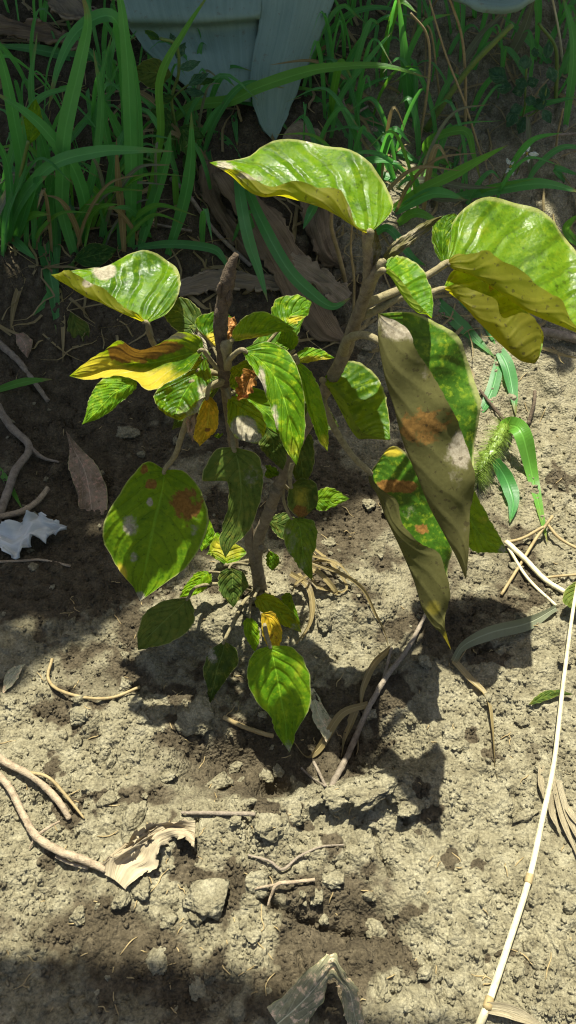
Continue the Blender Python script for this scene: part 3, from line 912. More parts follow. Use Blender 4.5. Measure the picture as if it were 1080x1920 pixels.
def ribbon(C, W, nrm0, n=24, fold=0.25, tipw=0.05, basew=0.6, twist=0.0, nu=2):
    """grass blade: C world points along its length, W greatest width"""
    S = spline(C, n)
    T = np.gradient(S, axis=0); T /= np.linalg.norm(T, axis=1)[:, None] + 1e-12
    v = np.linspace(0, 1, n)
    w = W * 0.5 * np.minimum(1, basew + (1 - basew) * v / 0.25) * np.clip((1 - v) / 0.45, 0, 1) ** 0.75
    w = np.maximum(w, W * 0.5 * tipw)
    ref = np.array(nrm0, float)
    P = []; 
    s = np.linspace(-1, 1, 2 * nu + 1)
    for k in range(n):
        D = np.cross(T[k], ref); L = np.linalg.norm(D)
        if L < 1e-4: D = np.array([1.0, 0, 0]); L = 1
        D /= L
        N = np.cross(D, T[k])
        a = twist * v[k]
        D2 = D * math.cos(a) + N * math.sin(a); N2 = np.cross(D2, T[k])
        for q in s:
            P.append(S[k] + D2 * w[k] * q + N2 * w[k] * fold * abs(q))
    ns = len(s)
    idx = np.arange(n * ns).reshape(n, ns)
    F = np.stack([idx[:-1, :-1], idx[:-1, 1:], idx[1:, 1:], idx[1:, :-1]], -1).reshape(-1, 4)
    uv = np.column_stack([np.tile((s + 1) / 2, n), np.repeat(v, ns)])
    return np.array(P), F, uv

# ------------------------------------------------------------------ the shrub
base = on_ground(488, 1108)
YB = float(base[1])
shrub = thing('shrub', 'low leafy shrub with felted stems and folded yellow-green leaves standing in bare soil', 'shrub', base)
def D(y): return YB + y
def stem(name, lst, radii, mat, seg=10, bump=0.05, n=None):
    p = ypts([(a, b, D(c)) for a, b, c in lst])
    v, f, uv = tube(p, radii, seg, n or len(lst) * 8, bump, seed=len(lst))
    return obj(name, v, f, mat, shrub, uvs=uv)
stem('trunk', [(490, 1140, .0), (487, 1100, .0), (481, 1060, .0), (473, 1030, .0), (466, 1000, .0), (452, 930, .005), (440, 850, .005), (430, 780, .0), (422, 720, .0), (418, 660, .0)],
     [.0098, .0076, .0068, .0062, .0056, .005, .0047, .0044, .0042, .004], M['stem'])
stub = stem('dead_stub', [(421, 720, -.001), (416, 650, -.002), (413, 610, -.002), (418, 565, .0), (426, 530, .0), (433, 500, .002), (443, 476, .004)], [.0050, .0050, .0058, .0052, .0056, .0040, .0020], M['stem_dark'], 9, 0.05, 40)
for a, b, c, r in [(408, 590, -.004, .0030), (436, 520, .0, .0026), (411, 545, -.004, .0024), (430, 560, -.005, .0028)]:
    p = at_y(a, b, D(c)); v, f, uv = tube([p - (0, 0, .006), p, p + (.001, 0, .007)], [.0008, r, .0006], 7, 10, .1)
    obj('splinter', v, f, M['stem_dark'], stub)
stub['label'] = 'dead blackened broken stem end'
stem('branch', [(481, 1050, .0), (484, 1010, -.003), (500, 970, -.006), (512, 938, -.008), (522, 912, -.008), (532, 885, -.006), (555, 835, .0), (585, 780, .006), (612, 728, .010), (640, 675, .012), (660, 620, .012), (680, 565, .008), (690, 530, .005), (690, 480, .0), (686, 437, -.004)],
     [.0062, .0060, .0056, .0053, .0055, .005, .005, .005, .0054, .0056, .0053, .0048, .0042, .0036, .003], M['stem'], 10, 0.06, 110)
stem('branch', [(686, 548, .006), (698, 522, .001), (712, 500, -.002), (716, 492, -.003)], [.0052, .0044, .004, .003], M['stem'])
for (a, b, c, r) in [(519, 918, -.010, .0068), (507, 953, -.008, .0062), (490, 1026, -.008, .004)]:
    p = at_y(a, b, D(c))
    v, f, uv = tube([p + (-.001, 0, -.0015), p + (0.001, 0, .0015)], [r, r], 10, 6, .06)
    obj('node_scar', v, f, M['stem'], shrub)
for lst, rr in (([(427, 690, -.006), (426, 665, -.010), (424, 648, -.011), (427, 640, -.011)], [.0030, .0038, .0046, .0022]),
                ([(718, 508, -.004), (714, 496, -.006), (722, 488, -.006)], [.003, .0036, .002]),):
    p = ypts([(a, b, D(c)) for a, b, c in lst])
    v, f, uv = tube(p, rr, 10, 16, .05)
    obj('bud', v, f, M['petiole'], shrub)

FLAT = (-.02, -.42, .90); FACE = (0, -.70, .71); HANG = (0.05, -.93, .36)
def lf(Y, n, rows, mat='leaf', **k):
    if k.get('petiole'): k['petiole'] = [(a, b, D(c)) for a, b, c in k['petiole']]
    return leaf_part(shrub, D(Y), n, rows, M[mat], **k)
# --- right branch
lf(-.006, FLAT, [(694, 437), ((733, 402), (682, 434), (668, 420)), ((734, 366), (652, 417), (656, 390)), ((706, 322), (612, 393), (632, 354)), ((650, 283), (567, 377), (592, 346)), ((580, 264), (522, 365), (550, 343)),
    ((512, 271), (485, 366), (515, 347)), ((465, 291), (458, 352), (472, 333)), ((425, 300), (430, 327), (430, 318)), (393, 305)], 'leaf_glossy', off=(1.6, 0, -1.0), ripple=.003, rfreq=3.5, quilt=.0026,
    blobs=[('dust', 420, 312, 26, 14, .7), ('dust', 470, 333, 40, 9, .6), ('yellow', 570, 375, 130, 40, .30), ('dust', 655, 395, 8, 30, .5)], petiole=[(688, 460, -.002)], pr=.0030)
lf(.075, (.12, -.45, .88), [(838, 492), ((843, 446), (850, 505), (858, 473)), ((853, 409), (882, 517), (886, 478)), ((890, 381), (916, 533), (917, 469)), ((945, 373), (950, 556), (946, 491)), ((1000, 392), (986, 583), (990, 517)),
    ((1048, 428), (1026, 601), (1030, 547)), ((1079, 466), (1056, 613), (1056, 572)), ((1094, 530), (1076, 620), (1075, 604)), (1096, 628)], 'leaf_glossy', off=(1.8, 0, -1.6), ripple=.003, rfreq=4, quilt=.0026,
    blobs=[('yellow', 900, 420, 60, 40, .30), ('yellow', 1040, 440, 60, 40, .25), ('yellow', 950, 530, 120, 60, .22)], petiole=[(684, 570, .010), (745, 545, .035), (800, 517, .060)], pr=.0029)
lf(.055, (.10, -.50, .86), [(830, 541), ((852, 506), (858, 562), (856, 534)), ((892, 512), (890, 597), (892, 541)), ((932, 528), (921, 628), (925, 562)), ((966, 556), (950, 655), (944, 594)), ((990, 580), (972, 674), (976, 586)),
    ((1010, 605), (990, 681), (1006, 606)), ((1018, 640), (1002, 682), (1016, 634)), (1010, 672)], 'leaf_glossy', off=(2.2, 0, -1.4), ripple=.003, rfreq=3,
    blobs=[('yellow', 930, 610, 110, 70, .28), ('brown', 921, 540, 7, 16, .7)], petiole=[(675, 595, .012), (715, 577, .022), (750, 557, .034), (795, 553, .046)], pr=.0028)
lf(.09, (-.1, -.5, .86), [(832, 500), ((815, 470), (830, 470), (850, 465)), ((810, 435), (832, 430), (862, 430)), ((820, 408), (842, 408), (860, 408)), (852, 400)], 'leaf', petiole=[(684, 565, .010), (760, 540, .05)], pr=.002)
lf(-.002, (.2, -.65, .7), [(712, 492), ((735, 456), (738, 470), (742, 480)), ((765, 436), (766, 450), (768, 460)), ((797, 415), (798, 424), (802, 434)), (832, 404)], 'leaf_dusty', off=(.3, 0, .3), top=(0, 1, -.2),
    blobs=[('dust', 760, 450, 80, 50, .55)])
lf(-.002, HANG, [(694, 518), ((690, 492), (698, 492), (708, 494)), ((694, 462), (704, 462), (716, 470)), ((700, 440), (706, 440), (712, 452)), (704, 430)], 'leaf_dusty', top=(0, 1, 0), blobs=[('dust', 700, 470, 40, 60, .5)])
lf(-.012, (-.05, -.50, .86), [(717, 507), ((729, 484), (732, 519), (734, 505)), ((755, 480), (749, 546), (753, 528)), ((783, 495), (767, 571), (771, 553)), ((803, 526), (786, 586), (790, 576)), ((812, 560), (803, 590), (801, 586)), (810, 597)],
    'leaf_young', off=(.8, 0, -.6), quilt=.0022, nveins=8, petiole=[(704, 516, .0)], pr=.0024, blobs=[('yellow', 770, 560, 50, 30, .35)])
lf(-.045, (.20, -.70, .68), [(709, 588), ((775, 586), (709, 640), (760, 612)), ((826, 608), (720, 705), (776, 655)), ((863, 642), (738, 764), (815, 702)), ((887, 695), (753, 820), (838, 760)), ((895, 765), (776, 880), (872, 815)),
    ((894, 830), (803, 945), (886, 880)), ((884, 885), (833, 1002), (889, 930)), ((874, 960), (856, 1046), (880, 1000)), (874, 1088)], 'leaf_dusty', off=(2.6, 0, -1.4), ripple=.004, rfreq=4, quilt=.0026, nv=56,
    blobs=[('dust', 745, 610, 50, 34, .8, 1), ('dust', 870, 835, 24, 34, .7, 1), ('yellow', 735, 700, 30, 90, .15, 1), ('brown', 800, 800, 60, 36, .85, 1), ('dust', 850, 870, 36, 40, .5, 1), ('dust', 860, 980, 30, 80, .35, 1), ('dust', 790, 690, 26, 60, .5, 1), ('yellow', 790, 760, 60, 160, .2, 1),
           ('yellow', 850, 650, 90, 60, .25, -1)], petiole=[(645, 664, .012), (650, 640, -.002), (664, 630, -.014), (684, 628, -.026), (706, 637, -.036), (722, 652, -.040)], pr=.0032, pend=False, label='long hanging dusty leaf folded lengthwise with scorched patches')
lf(-.015, (.12, -.75, .65), [(694, 886), ((738, 836), (691, 900), (712, 916)), ((790, 880), (706, 926), (742, 936)), ((818, 930), (724, 971), (758, 986)), ((836, 980), (752, 1031), (790, 1020)), ((847, 1035), (776, 1089), (828, 1044)),
    ((841, 1080), (792, 1141), (843, 1110)), ((836, 1130), (811, 1173), (838, 1150)), ((834, 1178), (827, 1188), (833, 1172)), (846, 1219)], 'leaf_dusty', off=(2.2, 0, -1.0), ripple=.003, rfreq=4, quilt=.0026, nv=56,
    blobs=[('brown', 745, 912, 46, 14, 1.0, -1), ('brown', 790, 992, 16, 12, .8, -1), ('yellow', 735, 845, 26, 14, .9, -1), ('dust', 770, 960, 24, 20, .5, -1), ('yellow', 812, 1140, 18, 20, .6, 1), ('yellow', 840, 1205, 14, 24, 1.0), ('dust', 750, 1010, 50, 90, .28, 1)],
    petiole=[(604, 740, .010), (608, 762, .0), (632, 812, -.008), (662, 856, -.014)], pr=.0029, label='hanging folded leaf with brown scorch bands and pale tip')
lf(.03, (.1, -.75, .65), [(850, 900), ((885, 915), (865, 940), (850, 960)), ((905, 950), (885, 980), (865, 1005)), ((925, 985), (908, 1010), (888, 1034)), ((940, 1012), (930, 1025), (918, 1036)), (952, 1037)], 'leaf',
    blobs=[('dust', 945, 1030, 18, 14, .6), ('yellow', 905, 975, 16, 12, .5)])
lf(.005, (-.05, -.52, .85), [(604, 712), ((632, 683), (621, 737), (627, 728)), ((668, 679), (638, 767), (646, 752)), ((700, 698), (656, 797), (659, 780)), ((718, 728), (673, 820), (675, 806)), ((728, 770), (696, 822), (690, 815)), (732, 825)],
    'leaf', off=(1.0, 0, -.8), quilt=.0026, petiole=[(617, 722, .010)], pr=.0026)
# --- left crown
lf(.015, (.05, -.45, .89), [(276, 606), ((318, 582), (256, 599), (258, 590)), ((339, 536), (226, 584), (233, 574)), ((329, 498), (196, 569), (206, 552)), ((291, 474), (166, 556), (183, 535)), ((246, 476), (139, 541), (157, 521)), ((196, 497), (119, 531), (132, 510)), ((142, 507), (106, 523), (112, 510)), (95, 515)],
    'leaf_glossy', off=(1.6, 0, -1.0), ripple=.003, rfreq=3, quilt=.0026, blobs=[('dust', 195, 508, 26, 20, 1.0, -1), ('dust', 165, 528, 16, 12, .8, 1), ('yellow', 180, 560, 90, 30, .25)], petiole=[(418, 700, .004), (350, 690, .012), (300, 660, .016), (281, 630, .016)], pr=.0024)
lf(-.012, (-.1, -.62, .78), [(381, 657), ((374, 631), (357, 663), (354, 698)), ((337, 624), (322, 672), (307, 719)), ((302, 640), (287, 680), (280, 733)), ((259, 656), (252, 682), (253, 713)), ((226, 640), (217, 687), (222, 703)), ((190, 657), (186, 694), (190, 711)), ((158, 683), (156, 701), (160, 712)), (130, 705)],
    'leaf', off=(-.8, .8, -1.4), ripple=.004, rfreq=3, blobs=[('brown', 245, 663, 55, 22, 1.0, -1), ('brown', 315, 650, 40, 14, .8, -1), ('dust', 320, 630, 50, 9, .8, -1), ('yellow', 180, 690, 60, 40, .7), ('yellow', 280, 715, 100, 30, .75, 1), ('yellow', 350, 650, 60, 40, .4)], petiole=[(418, 700, .0), (400, 682, -.006)], pr=.0018,
    label='yellowing leaf with a brown scorched margin')
lf(.004, (.1, -.58, .8), [(258, 706), ((226, 700), (242, 722), (254, 730)), ((192, 711), (213, 738), (236, 747)), ((172, 736), (190, 761), (212, 767)), ((163, 766), (172, 781), (185, 785)), (154, 796)], 'leaf_young', off=(.3, 0, .3), quilt=.0022, nveins=8, petiole=[(400, 722, -.005), (330, 712, .004)], pr=.002)
lf(.016, (-.05, -.45, .89), [(384, 664), ((340, 688), (370, 700), (396, 700)), ((306, 715), (348, 735), (397, 730)), ((289, 742), (334, 762), (380, 752)), ((303, 772), (330, 780), (368, 772)), (338, 789)], 'leaf_glossy', off=(0, .6, -.8), quilt=.0026, ripple=.002,
    blobs=[('dust', 350, 770, 50, 18, .55), ('dust', 380, 740, 14, 40, .6, 1)], petiole=[(418, 705, .002)], pr=.0017)
lf(-.02, HANG, [(388, 745), ((376, 768), (392, 765), (407, 765)), ((366, 800), (388, 800), (409, 800)), ((362, 826), (380, 826), (398, 820)), (374, 838)], 'leaf_yellow', curl=.006, blobs=[('brown', 389, 805, 7, 6, 1.0)], petiole=[(420, 712, -.003), (395, 722, -.018)], pr=.002, label='shrivelled deep yellow leaf')
lf(-.012, HANG, [(372, 760), ((352, 780), (362, 785), (372, 785)), ((350, 805), (360, 810), (366, 812)), (362, 830)], 'leaf_dead')
lf(.0, (0, -.5, .86), [(434, 640), ((438, 618), (448, 638), (452, 636)), ((455, 596), (472, 629), (476, 632)), ((485, 584), (500, 620), (505, 627)), ((520, 594), (528, 617), (530, 621)), (554, 618)], 'leaf_young', off=(.4, 0, -.4), blobs=[('yellow', 490, 632, 70, 10, .6)], petiole=[(420, 660, .0)], pr=.002)
lf(.025, (.1, -.45, .88), [(520, 622), ((508, 590), (535, 608), (548, 612)), ((518, 563), (545, 590), (562, 600)), ((552, 553), (566, 578), (576, 592)), ((576, 560), (580, 570), (580, 582)), (584, 566)], 'leaf_young', off=(.2, 0, -.3), petiole=[(500, 650, .015), (480, 690, .005), (440, 720, .0)], pr=.0018, blobs=[('yellow', 560, 600, 40, 12, .6)])
lf(-.035, (.05, -.64, .77), [(452, 656), ((500, 640), (484, 672), (464, 676)), ((541, 660), (512, 702), (484, 708)), ((563, 705), (531, 746), (502, 748)), ((572, 760), (543, 791), (514, 788)), ((571, 815), (551, 831), (527, 824)), ((564, 846), (554, 856), (542, 853)), (556, 872)], 'leaf_young', off=(.3, -.2, -.6), quilt=.002, ripple=.003,
    blobs=[('dust', 490, 730, 12, 50, .9, 1), ('dust', 515, 790, 10, 40, .7, 1), ('yellow', 550, 845, 24, 30, .5)], petiole=[(424, 690, -.004), (432, 672, -.02)], pr=.0021)
lf(-.005, (.15, -.7, .7), [(553, 672), ((583, 697), (572, 715), (566, 722)), ((601, 732), (585, 765), (576, 765)), ((613, 790), (598, 800), (584, 790)), ((616, 825), (608, 828), (598, 826)), (614, 846)], 'leaf_young', off=(.2, 0, .4), petiole=[(440, 720, .0), (500, 680, .002)], pr=.002, blobs=[('yellow', 608, 830, 20, 25, .5)])
lf(.02, (.1, -.45, .88), [(548, 670), ((572, 652), (568, 674), (564, 680)), ((600, 655), (596, 672), (592, 677)), (628, 671)], 'leaf_young', off=(.2, 0, -.2), petiole=[(500, 690, .01), (440, 730, .0)], pr=.0018, blobs=[('yellow', 590, 675, 50, 10, .7)])
lf(-.01, (-.1, -.6, .8), [(428, 742), ((455, 745), (445, 760), (426, 762)), ((485, 768), (462, 785), (427, 792)), ((498, 795), (478, 808), (440, 818)), ((496, 815), (485, 824), (462, 828)), (482, 832)], 'leaf_glossy', blobs=[('dust', 455, 800, 30, 24, .9), ('dust', 475, 822, 22, 12, .7)], petiole=[(422, 720, .0)], pr=.002)
lf(.0, (0, -.5, .86), [(430, 690), ((470, 672), (455, 690), (432, 700)), ((470, 700), (452, 712), (430, 722)), (440, 732)], 'leaf_glossy')
lf(-.02, (-.2, -.6, .78), [(486, 700), ((465, 695), (470, 710), (482, 718)), ((448, 712), (458, 728), (478, 735)), ((446, 732), (456, 742), (468, 745)), (448, 752)], 'leaf_orange', curl=-.006, ripple=.006, rfreq=4, label='small crumpled dry orange leaf')
lf(.02, (-.1, -.5, .86), [(410, 655), ((365, 606), (390, 632), (405, 645)), ((392, 588), (405, 612), (415, 630)), ((425, 588), (425, 602), (428, 615)), (440, 600)], 'leaf', blobs=[('yellow', 400, 640, 20, 22, .8)], petiole=[(420, 690, .004)], pr=.002)
lf(.0, (-.3, -.6, .74), [(392, 668), ((358, 612), (366, 628), (372, 622)), ((362, 632), (376, 655), (384, 640)), ((380, 668), (388, 672), (394, 664)), (396, 676)], 'leaf_dusty', blobs=[('dust', 378, 640, 30, 40, .7)])
lf(.012, (.1, -.5, .86), [(418, 640), ((420, 600), (428, 615), (436, 628)), ((424, 592), (434, 602), (446, 612)), (440, 592)], 'leaf_orange', ripple=.004, curl=.004)
lf(.04, (0, -.5, .86), [(372, 620), ((378, 588), (360, 605), (345, 628)), ((345, 558), (335, 585), (322, 612)), ((322, 568), (316, 580), (310, 596)), (305, 585)], 'leaf_shade', petiole=[(420, 690, .006), (395, 640, .03)], pr=.0018)
lf(.01, (0, -.6, .8), [(548, 660), ((560, 640), (545, 650), (530, 645)), ((552, 622), (535, 640), (520, 640)), (530, 618)], 'leaf', petiole=[(500, 690, .005)], pr=.0015)
lf(.005, HANG, [(560, 690), ((545, 665), (535, 680), (525, 690)), ((530, 650), (520, 665), (512, 680)), (508, 655)], 'leaf_young')
# --- low leaves, in the shade of the crown
lf(-.01, (-.06, -.80, .6), [(309, 880), ((271, 867), (306, 905), (345, 885)), ((229, 917), (299, 940), (378, 924)), ((201, 965), (290, 975), (391, 968)), ((195, 1015), (282, 1015), (381, 1012)), ((214, 1057), (274, 1055), (353, 1060)), ((244, 1093), (267, 1092), (311, 1093)), (263, 1127)],
    'leaf', off=(-.6, .5, -.3), quilt=.0016, ripple=.002, blobs=[('brown', 350, 940, 40, 36, .75), ('brown', 283, 908, 14, 12, .9), ('brown', 272, 878, 10, 14, .8), ('dust', 245, 985, 20, 26, .75), ('dust', 281, 942, 8, 9, 1.1), ('dust', 252, 1045, 14, 16, .6), ('dust', 365, 1000, 18, 40, .5), ('yellow', 225, 1080, 14, 26, .9), ('dust', 262, 1118, 12, 12, .9)],
    petiole=[(420, 715, -.002), (390, 730, -.012), (352, 785, -.014), (330, 850, -.012)], pr=.0026, label='broad low leaf with brown blotch and pale dust')
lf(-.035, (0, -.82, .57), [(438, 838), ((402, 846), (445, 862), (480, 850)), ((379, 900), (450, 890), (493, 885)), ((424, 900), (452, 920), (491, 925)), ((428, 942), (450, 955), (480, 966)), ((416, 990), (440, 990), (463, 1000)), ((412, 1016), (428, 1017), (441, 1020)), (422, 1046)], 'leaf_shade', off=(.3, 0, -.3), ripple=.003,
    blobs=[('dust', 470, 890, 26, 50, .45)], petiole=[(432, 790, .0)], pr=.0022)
lf(.02, (0, -.45, .89), [(424, 1060), ((392, 1040), (424, 1042), (448, 1050)), ((390, 1036), (425, 1020), (462, 1036)), ((402, 1004), (420, 1006), (440, 1018)), (408, 998)], 'leaf_young', blobs=[('yellow', 425, 1030, 50, 30, .6)], petiole=[(470, 1050, .0)], pr=.0016)
lf(.02, (-.1, -.6, .8), [(378, 1034), ((372, 1020), (384, 1018), (396, 1018)), ((384, 998), (392, 1000), (402, 1000)), (393, 974)], 'leaf_young')
lf(-.01, (-.2, -.55, .8), [(396, 1072), ((372, 1072), (380, 1082), (396, 1090)), ((352, 1090), (362, 1100), (378, 1110)), ((342, 1108), (348, 1112), (356, 1118)), (336, 1120)], 'leaf_young', petiole=[(470, 1100, .0), (430, 1078, -.005)], pr=.0014)
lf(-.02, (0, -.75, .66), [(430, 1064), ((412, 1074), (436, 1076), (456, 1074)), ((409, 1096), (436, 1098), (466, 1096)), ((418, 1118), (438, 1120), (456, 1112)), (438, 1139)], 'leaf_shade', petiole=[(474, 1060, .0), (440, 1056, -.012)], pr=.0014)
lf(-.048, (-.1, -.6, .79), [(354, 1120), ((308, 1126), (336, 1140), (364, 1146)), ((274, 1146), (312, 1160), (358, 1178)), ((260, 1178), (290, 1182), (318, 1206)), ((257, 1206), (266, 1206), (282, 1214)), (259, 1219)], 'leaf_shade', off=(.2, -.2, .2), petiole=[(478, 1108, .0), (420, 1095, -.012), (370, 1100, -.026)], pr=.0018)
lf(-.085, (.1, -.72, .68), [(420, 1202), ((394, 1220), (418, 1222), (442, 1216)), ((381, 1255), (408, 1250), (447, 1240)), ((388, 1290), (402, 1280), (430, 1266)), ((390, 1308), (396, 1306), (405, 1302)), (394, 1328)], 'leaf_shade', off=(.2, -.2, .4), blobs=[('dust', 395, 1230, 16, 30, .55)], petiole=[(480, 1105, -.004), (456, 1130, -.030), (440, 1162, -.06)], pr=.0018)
lf(-.062, (0, -.7, .7), [(468, 1155), ((456, 1168), (469, 1172), (482, 1170)), ((460, 1192), (472, 1194), (487, 1188)), ((470, 1212), (477, 1212), (485, 1206)), (478, 1222)], 'leaf_young', petiole=[(484, 1110, -.004), (470, 1130, -.035)], pr=.0014)
lf(-.045, (.1, -.6, .79), [(476, 1122), ((502, 1112), (494, 1126), (482, 1140)), ((536, 1134), (522, 1148), (504, 1158)), ((556, 1158), (546, 1168), (534, 1174)), (566, 1187)], 'leaf_glossy', petiole=[(486, 1100, -.004)], pr=.0014, blobs=[('dust', 555, 1178, 20, 14, .5)])
lf(-.035, (.1, -.6, .79), [(524, 1122), ((542, 1111), (540, 1126), (530, 1136)), ((553, 1135), (549, 1148), (544, 1155)), (564, 1172)], 'leaf', petiole=[(490, 1106, .0)], pr=.0012)
lf(-.065, (0, -.7, .7), [(490, 1150), ((514, 1148), (506, 1160), (490, 1172)), ((528, 1178), (512, 1188), (494, 1196)), ((527, 1206), (516, 1210), (502, 1210)), (514, 1220)], 'leaf_yellow', blobs=[('brown', 512, 1195, 14, 20, .45)], label='small clear yellow leaf')
lf(-.112, (-.03, -.74, .67), [(506, 1210), ((546, 1213), (511, 1226), (479, 1220)), ((571, 1240), (516, 1250), (465, 1244)), ((582, 1278), (522, 1282), (465, 1280)), ((580, 1328), (528, 1318), (481, 1316)), ((557, 1368), (535, 1352), (506, 1342)), ((550, 1392), (538, 1385), (517, 1374)), (543, 1411)], 'leaf_young', off=(.2, -.2, .2), quilt=.0016,
    blobs=[('dust', 540, 1400, 14, 20, .6), ('yellow', 560, 1260, 20, 30, .4), ('yellow', 480, 1290, 14, 40, .4)], petiole=[(488, 1110, -.005), (492, 1150, -.045), (500, 1190, -.095)], pr=.0022, label='rounded front leaf with a pale drawn-out tip')
lf(-.018, (0, -.75, .66), [(545, 912), ((566, 897), (560, 915), (540, 925)), ((593, 908), (575, 930), (540, 950)), ((596, 944), (578, 952), (552, 966)), ((586, 958), (574, 966), (560, 972)), (566, 974)], 'leaf_shade', curl=.004, blobs=[('brown', 565, 960, 26, 14, .7), ('yellow', 570, 930, 30, 30, .45)], petiole=[(548, 868, -.014), (543, 890, -.018)], pr=.002)
lf(-.016, HANG, [(545, 970), ((588, 978), (560, 985), (534, 985)), ((594, 1016), (566, 1020), (534, 1020)), ((586, 1044), (570, 1050), (550, 1050)), ((586, 1070), (578, 1070), (566, 1070)), (585, 1088)], 'leaf_dusty', blobs=[('dust', 563, 1020, 60, 80, .45)], petiole=[(530, 905, -.006), (532, 940, -.014)], pr=.0014, label='small withered grey-brown leaf')
lf(.03, (0, -.6, .8), [(580, 940), ((602, 917), (606, 938), (600, 958)), ((626, 916), (630, 936), (622, 952)), (656, 935)], 'leaf', petiole=[(528, 905, -.004), (555, 930, .015)], pr=.0014)
lf(.012, HANG, [(545, 800), ((582, 815), (560, 820), (530, 820)), ((590, 860), (565, 862), (540, 860)), ((580, 895), (568, 898), (552, 895)), (566, 905)], 'leaf_shade')
lf(.0, (0, -.7, .7), [(500, 800), ((535, 825), (512, 830), (485, 830)), ((538, 860), (515, 858), (496, 850)), (530, 882)], 'leaf_shade')
lf(-.006, (0, -.75, .66), [(500, 880), ((498, 872), (506, 885), (496, 892)), ((515, 876), (514, 890), (506, 896)), (526, 890)], 'leaf', )
lf(-.008, (0, -.75, .66), [(504, 1032), ((499, 1044), (508, 1044), (520, 1040)), ((500, 1058), (509, 1060), (523, 1056)), (510, 1071)], 'leaf', petiole=[(490, 1026, -.008)], pr=.0012)
lf(-.02, FACE, [(408, 812), ((402, 818), (410, 822), (416, 816)), (418, 812)], 'leaf_young')
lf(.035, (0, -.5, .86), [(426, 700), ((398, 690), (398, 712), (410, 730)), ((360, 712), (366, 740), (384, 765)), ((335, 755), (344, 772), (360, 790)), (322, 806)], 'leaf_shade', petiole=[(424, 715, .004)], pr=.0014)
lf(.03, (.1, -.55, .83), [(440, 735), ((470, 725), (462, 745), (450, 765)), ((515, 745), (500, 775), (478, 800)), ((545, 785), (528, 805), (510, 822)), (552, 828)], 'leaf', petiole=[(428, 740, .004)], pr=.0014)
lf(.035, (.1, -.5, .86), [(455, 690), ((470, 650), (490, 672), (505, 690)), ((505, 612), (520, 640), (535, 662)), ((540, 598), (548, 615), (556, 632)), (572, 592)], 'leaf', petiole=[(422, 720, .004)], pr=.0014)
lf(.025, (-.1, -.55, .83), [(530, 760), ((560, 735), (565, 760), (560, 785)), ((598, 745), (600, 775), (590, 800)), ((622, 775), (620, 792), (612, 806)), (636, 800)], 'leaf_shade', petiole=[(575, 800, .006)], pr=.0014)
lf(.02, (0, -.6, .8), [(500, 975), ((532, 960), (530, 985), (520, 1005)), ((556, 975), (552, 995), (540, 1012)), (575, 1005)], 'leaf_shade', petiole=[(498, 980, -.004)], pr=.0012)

# ------------------------------------------------------------------ agave behind the bank
def g_y(px, py): return float(on_ground(px, py)[1])
def solid(o, th):
    m = o.modifiers.new('thickness', 'SOLIDIFY'); m.thickness = th; m.offset = -1
    return o
ag = thing('agave', 'blue-grey agave with broad fleshy leaves behind the grass', 'agave', (0.08, 1.75, gz(.08, 1.75)))
ya = g_y(440, 192) - 0.03
o = leaf_part(ag, ya, (-.05, -.86, .5), [((150, -150, 3), (330, -150, 1), (505, -150, 2)), ((190, -60, 2), (345, -60, 0), (496, -60, 1)), ((222, 2, -1.0), (350, 4, -2.4), (490, 2, -1)), ((236, 38, -1.6), (358, 42, -2.6), (488, 30, -1.4)), ((246, 58, 1.6), (366, 54, 1.0), (484, 48, .8)), ((285, 105, .6), (385, 105, .3), (480, 110, .4)), ((335, 150, .2), (402, 150, 0), (474, 155, 0)), ((372, 184, 0), (420, 188, 0), (470, 190, 0))],
          M['agave'], anchor=(430, 190), ripple=.002, quilt=0, nv=60, name='leaf', label='broad leaf creased across and slumped onto the grass')
solid(o, .010)
ya2 = g_y(520, 268) - 0.004
o = leaf_part(ag, ya2, (.12, -.88, .45), [((470, -150, 2), (560, -150, 0), (700, -150, 2)), ((480, -60, 1), (565, -60, 0), (655, -60, 2)), ((488, 0, 1), (560, 0, 0), (628, 0, 1.6)), ((480, 70, .8), (545, 70, -.4), (600, 70, 1.4)), ((468, 135, .6), (528, 135, -.4), (572, 135, 1.2)), ((474, 195, .4), (520, 195, -.2), (550, 190, .8)), ((492, 238, .1), (514, 238, 0), (533, 232, .3)), (515, 268)],
          M['agave'], anchor=(515, 268), quilt=0, nv=60, name='leaf', label='tapering leaf bent down with its tip in the soil')
solid(o, .012)
o = leaf_part(ag, 1.18, (0, -.5, .86), [((1200, -300), (1220, -240), (1240, -170)), ((1080, -190), (1100, -120), (1080, -40)), ((980, -130), (1000, -60), (1000, -5)), ((910, -90), (930, -30), (960, 21)), ((865, -60), (880, -18), (905, 17)), ((845, -40), (850, -20), (868, 0)), (835, -20)], M['agave'], anchor=(930, 20), quilt=0, name='leaf', curl=-.01)
solid(o, .010)
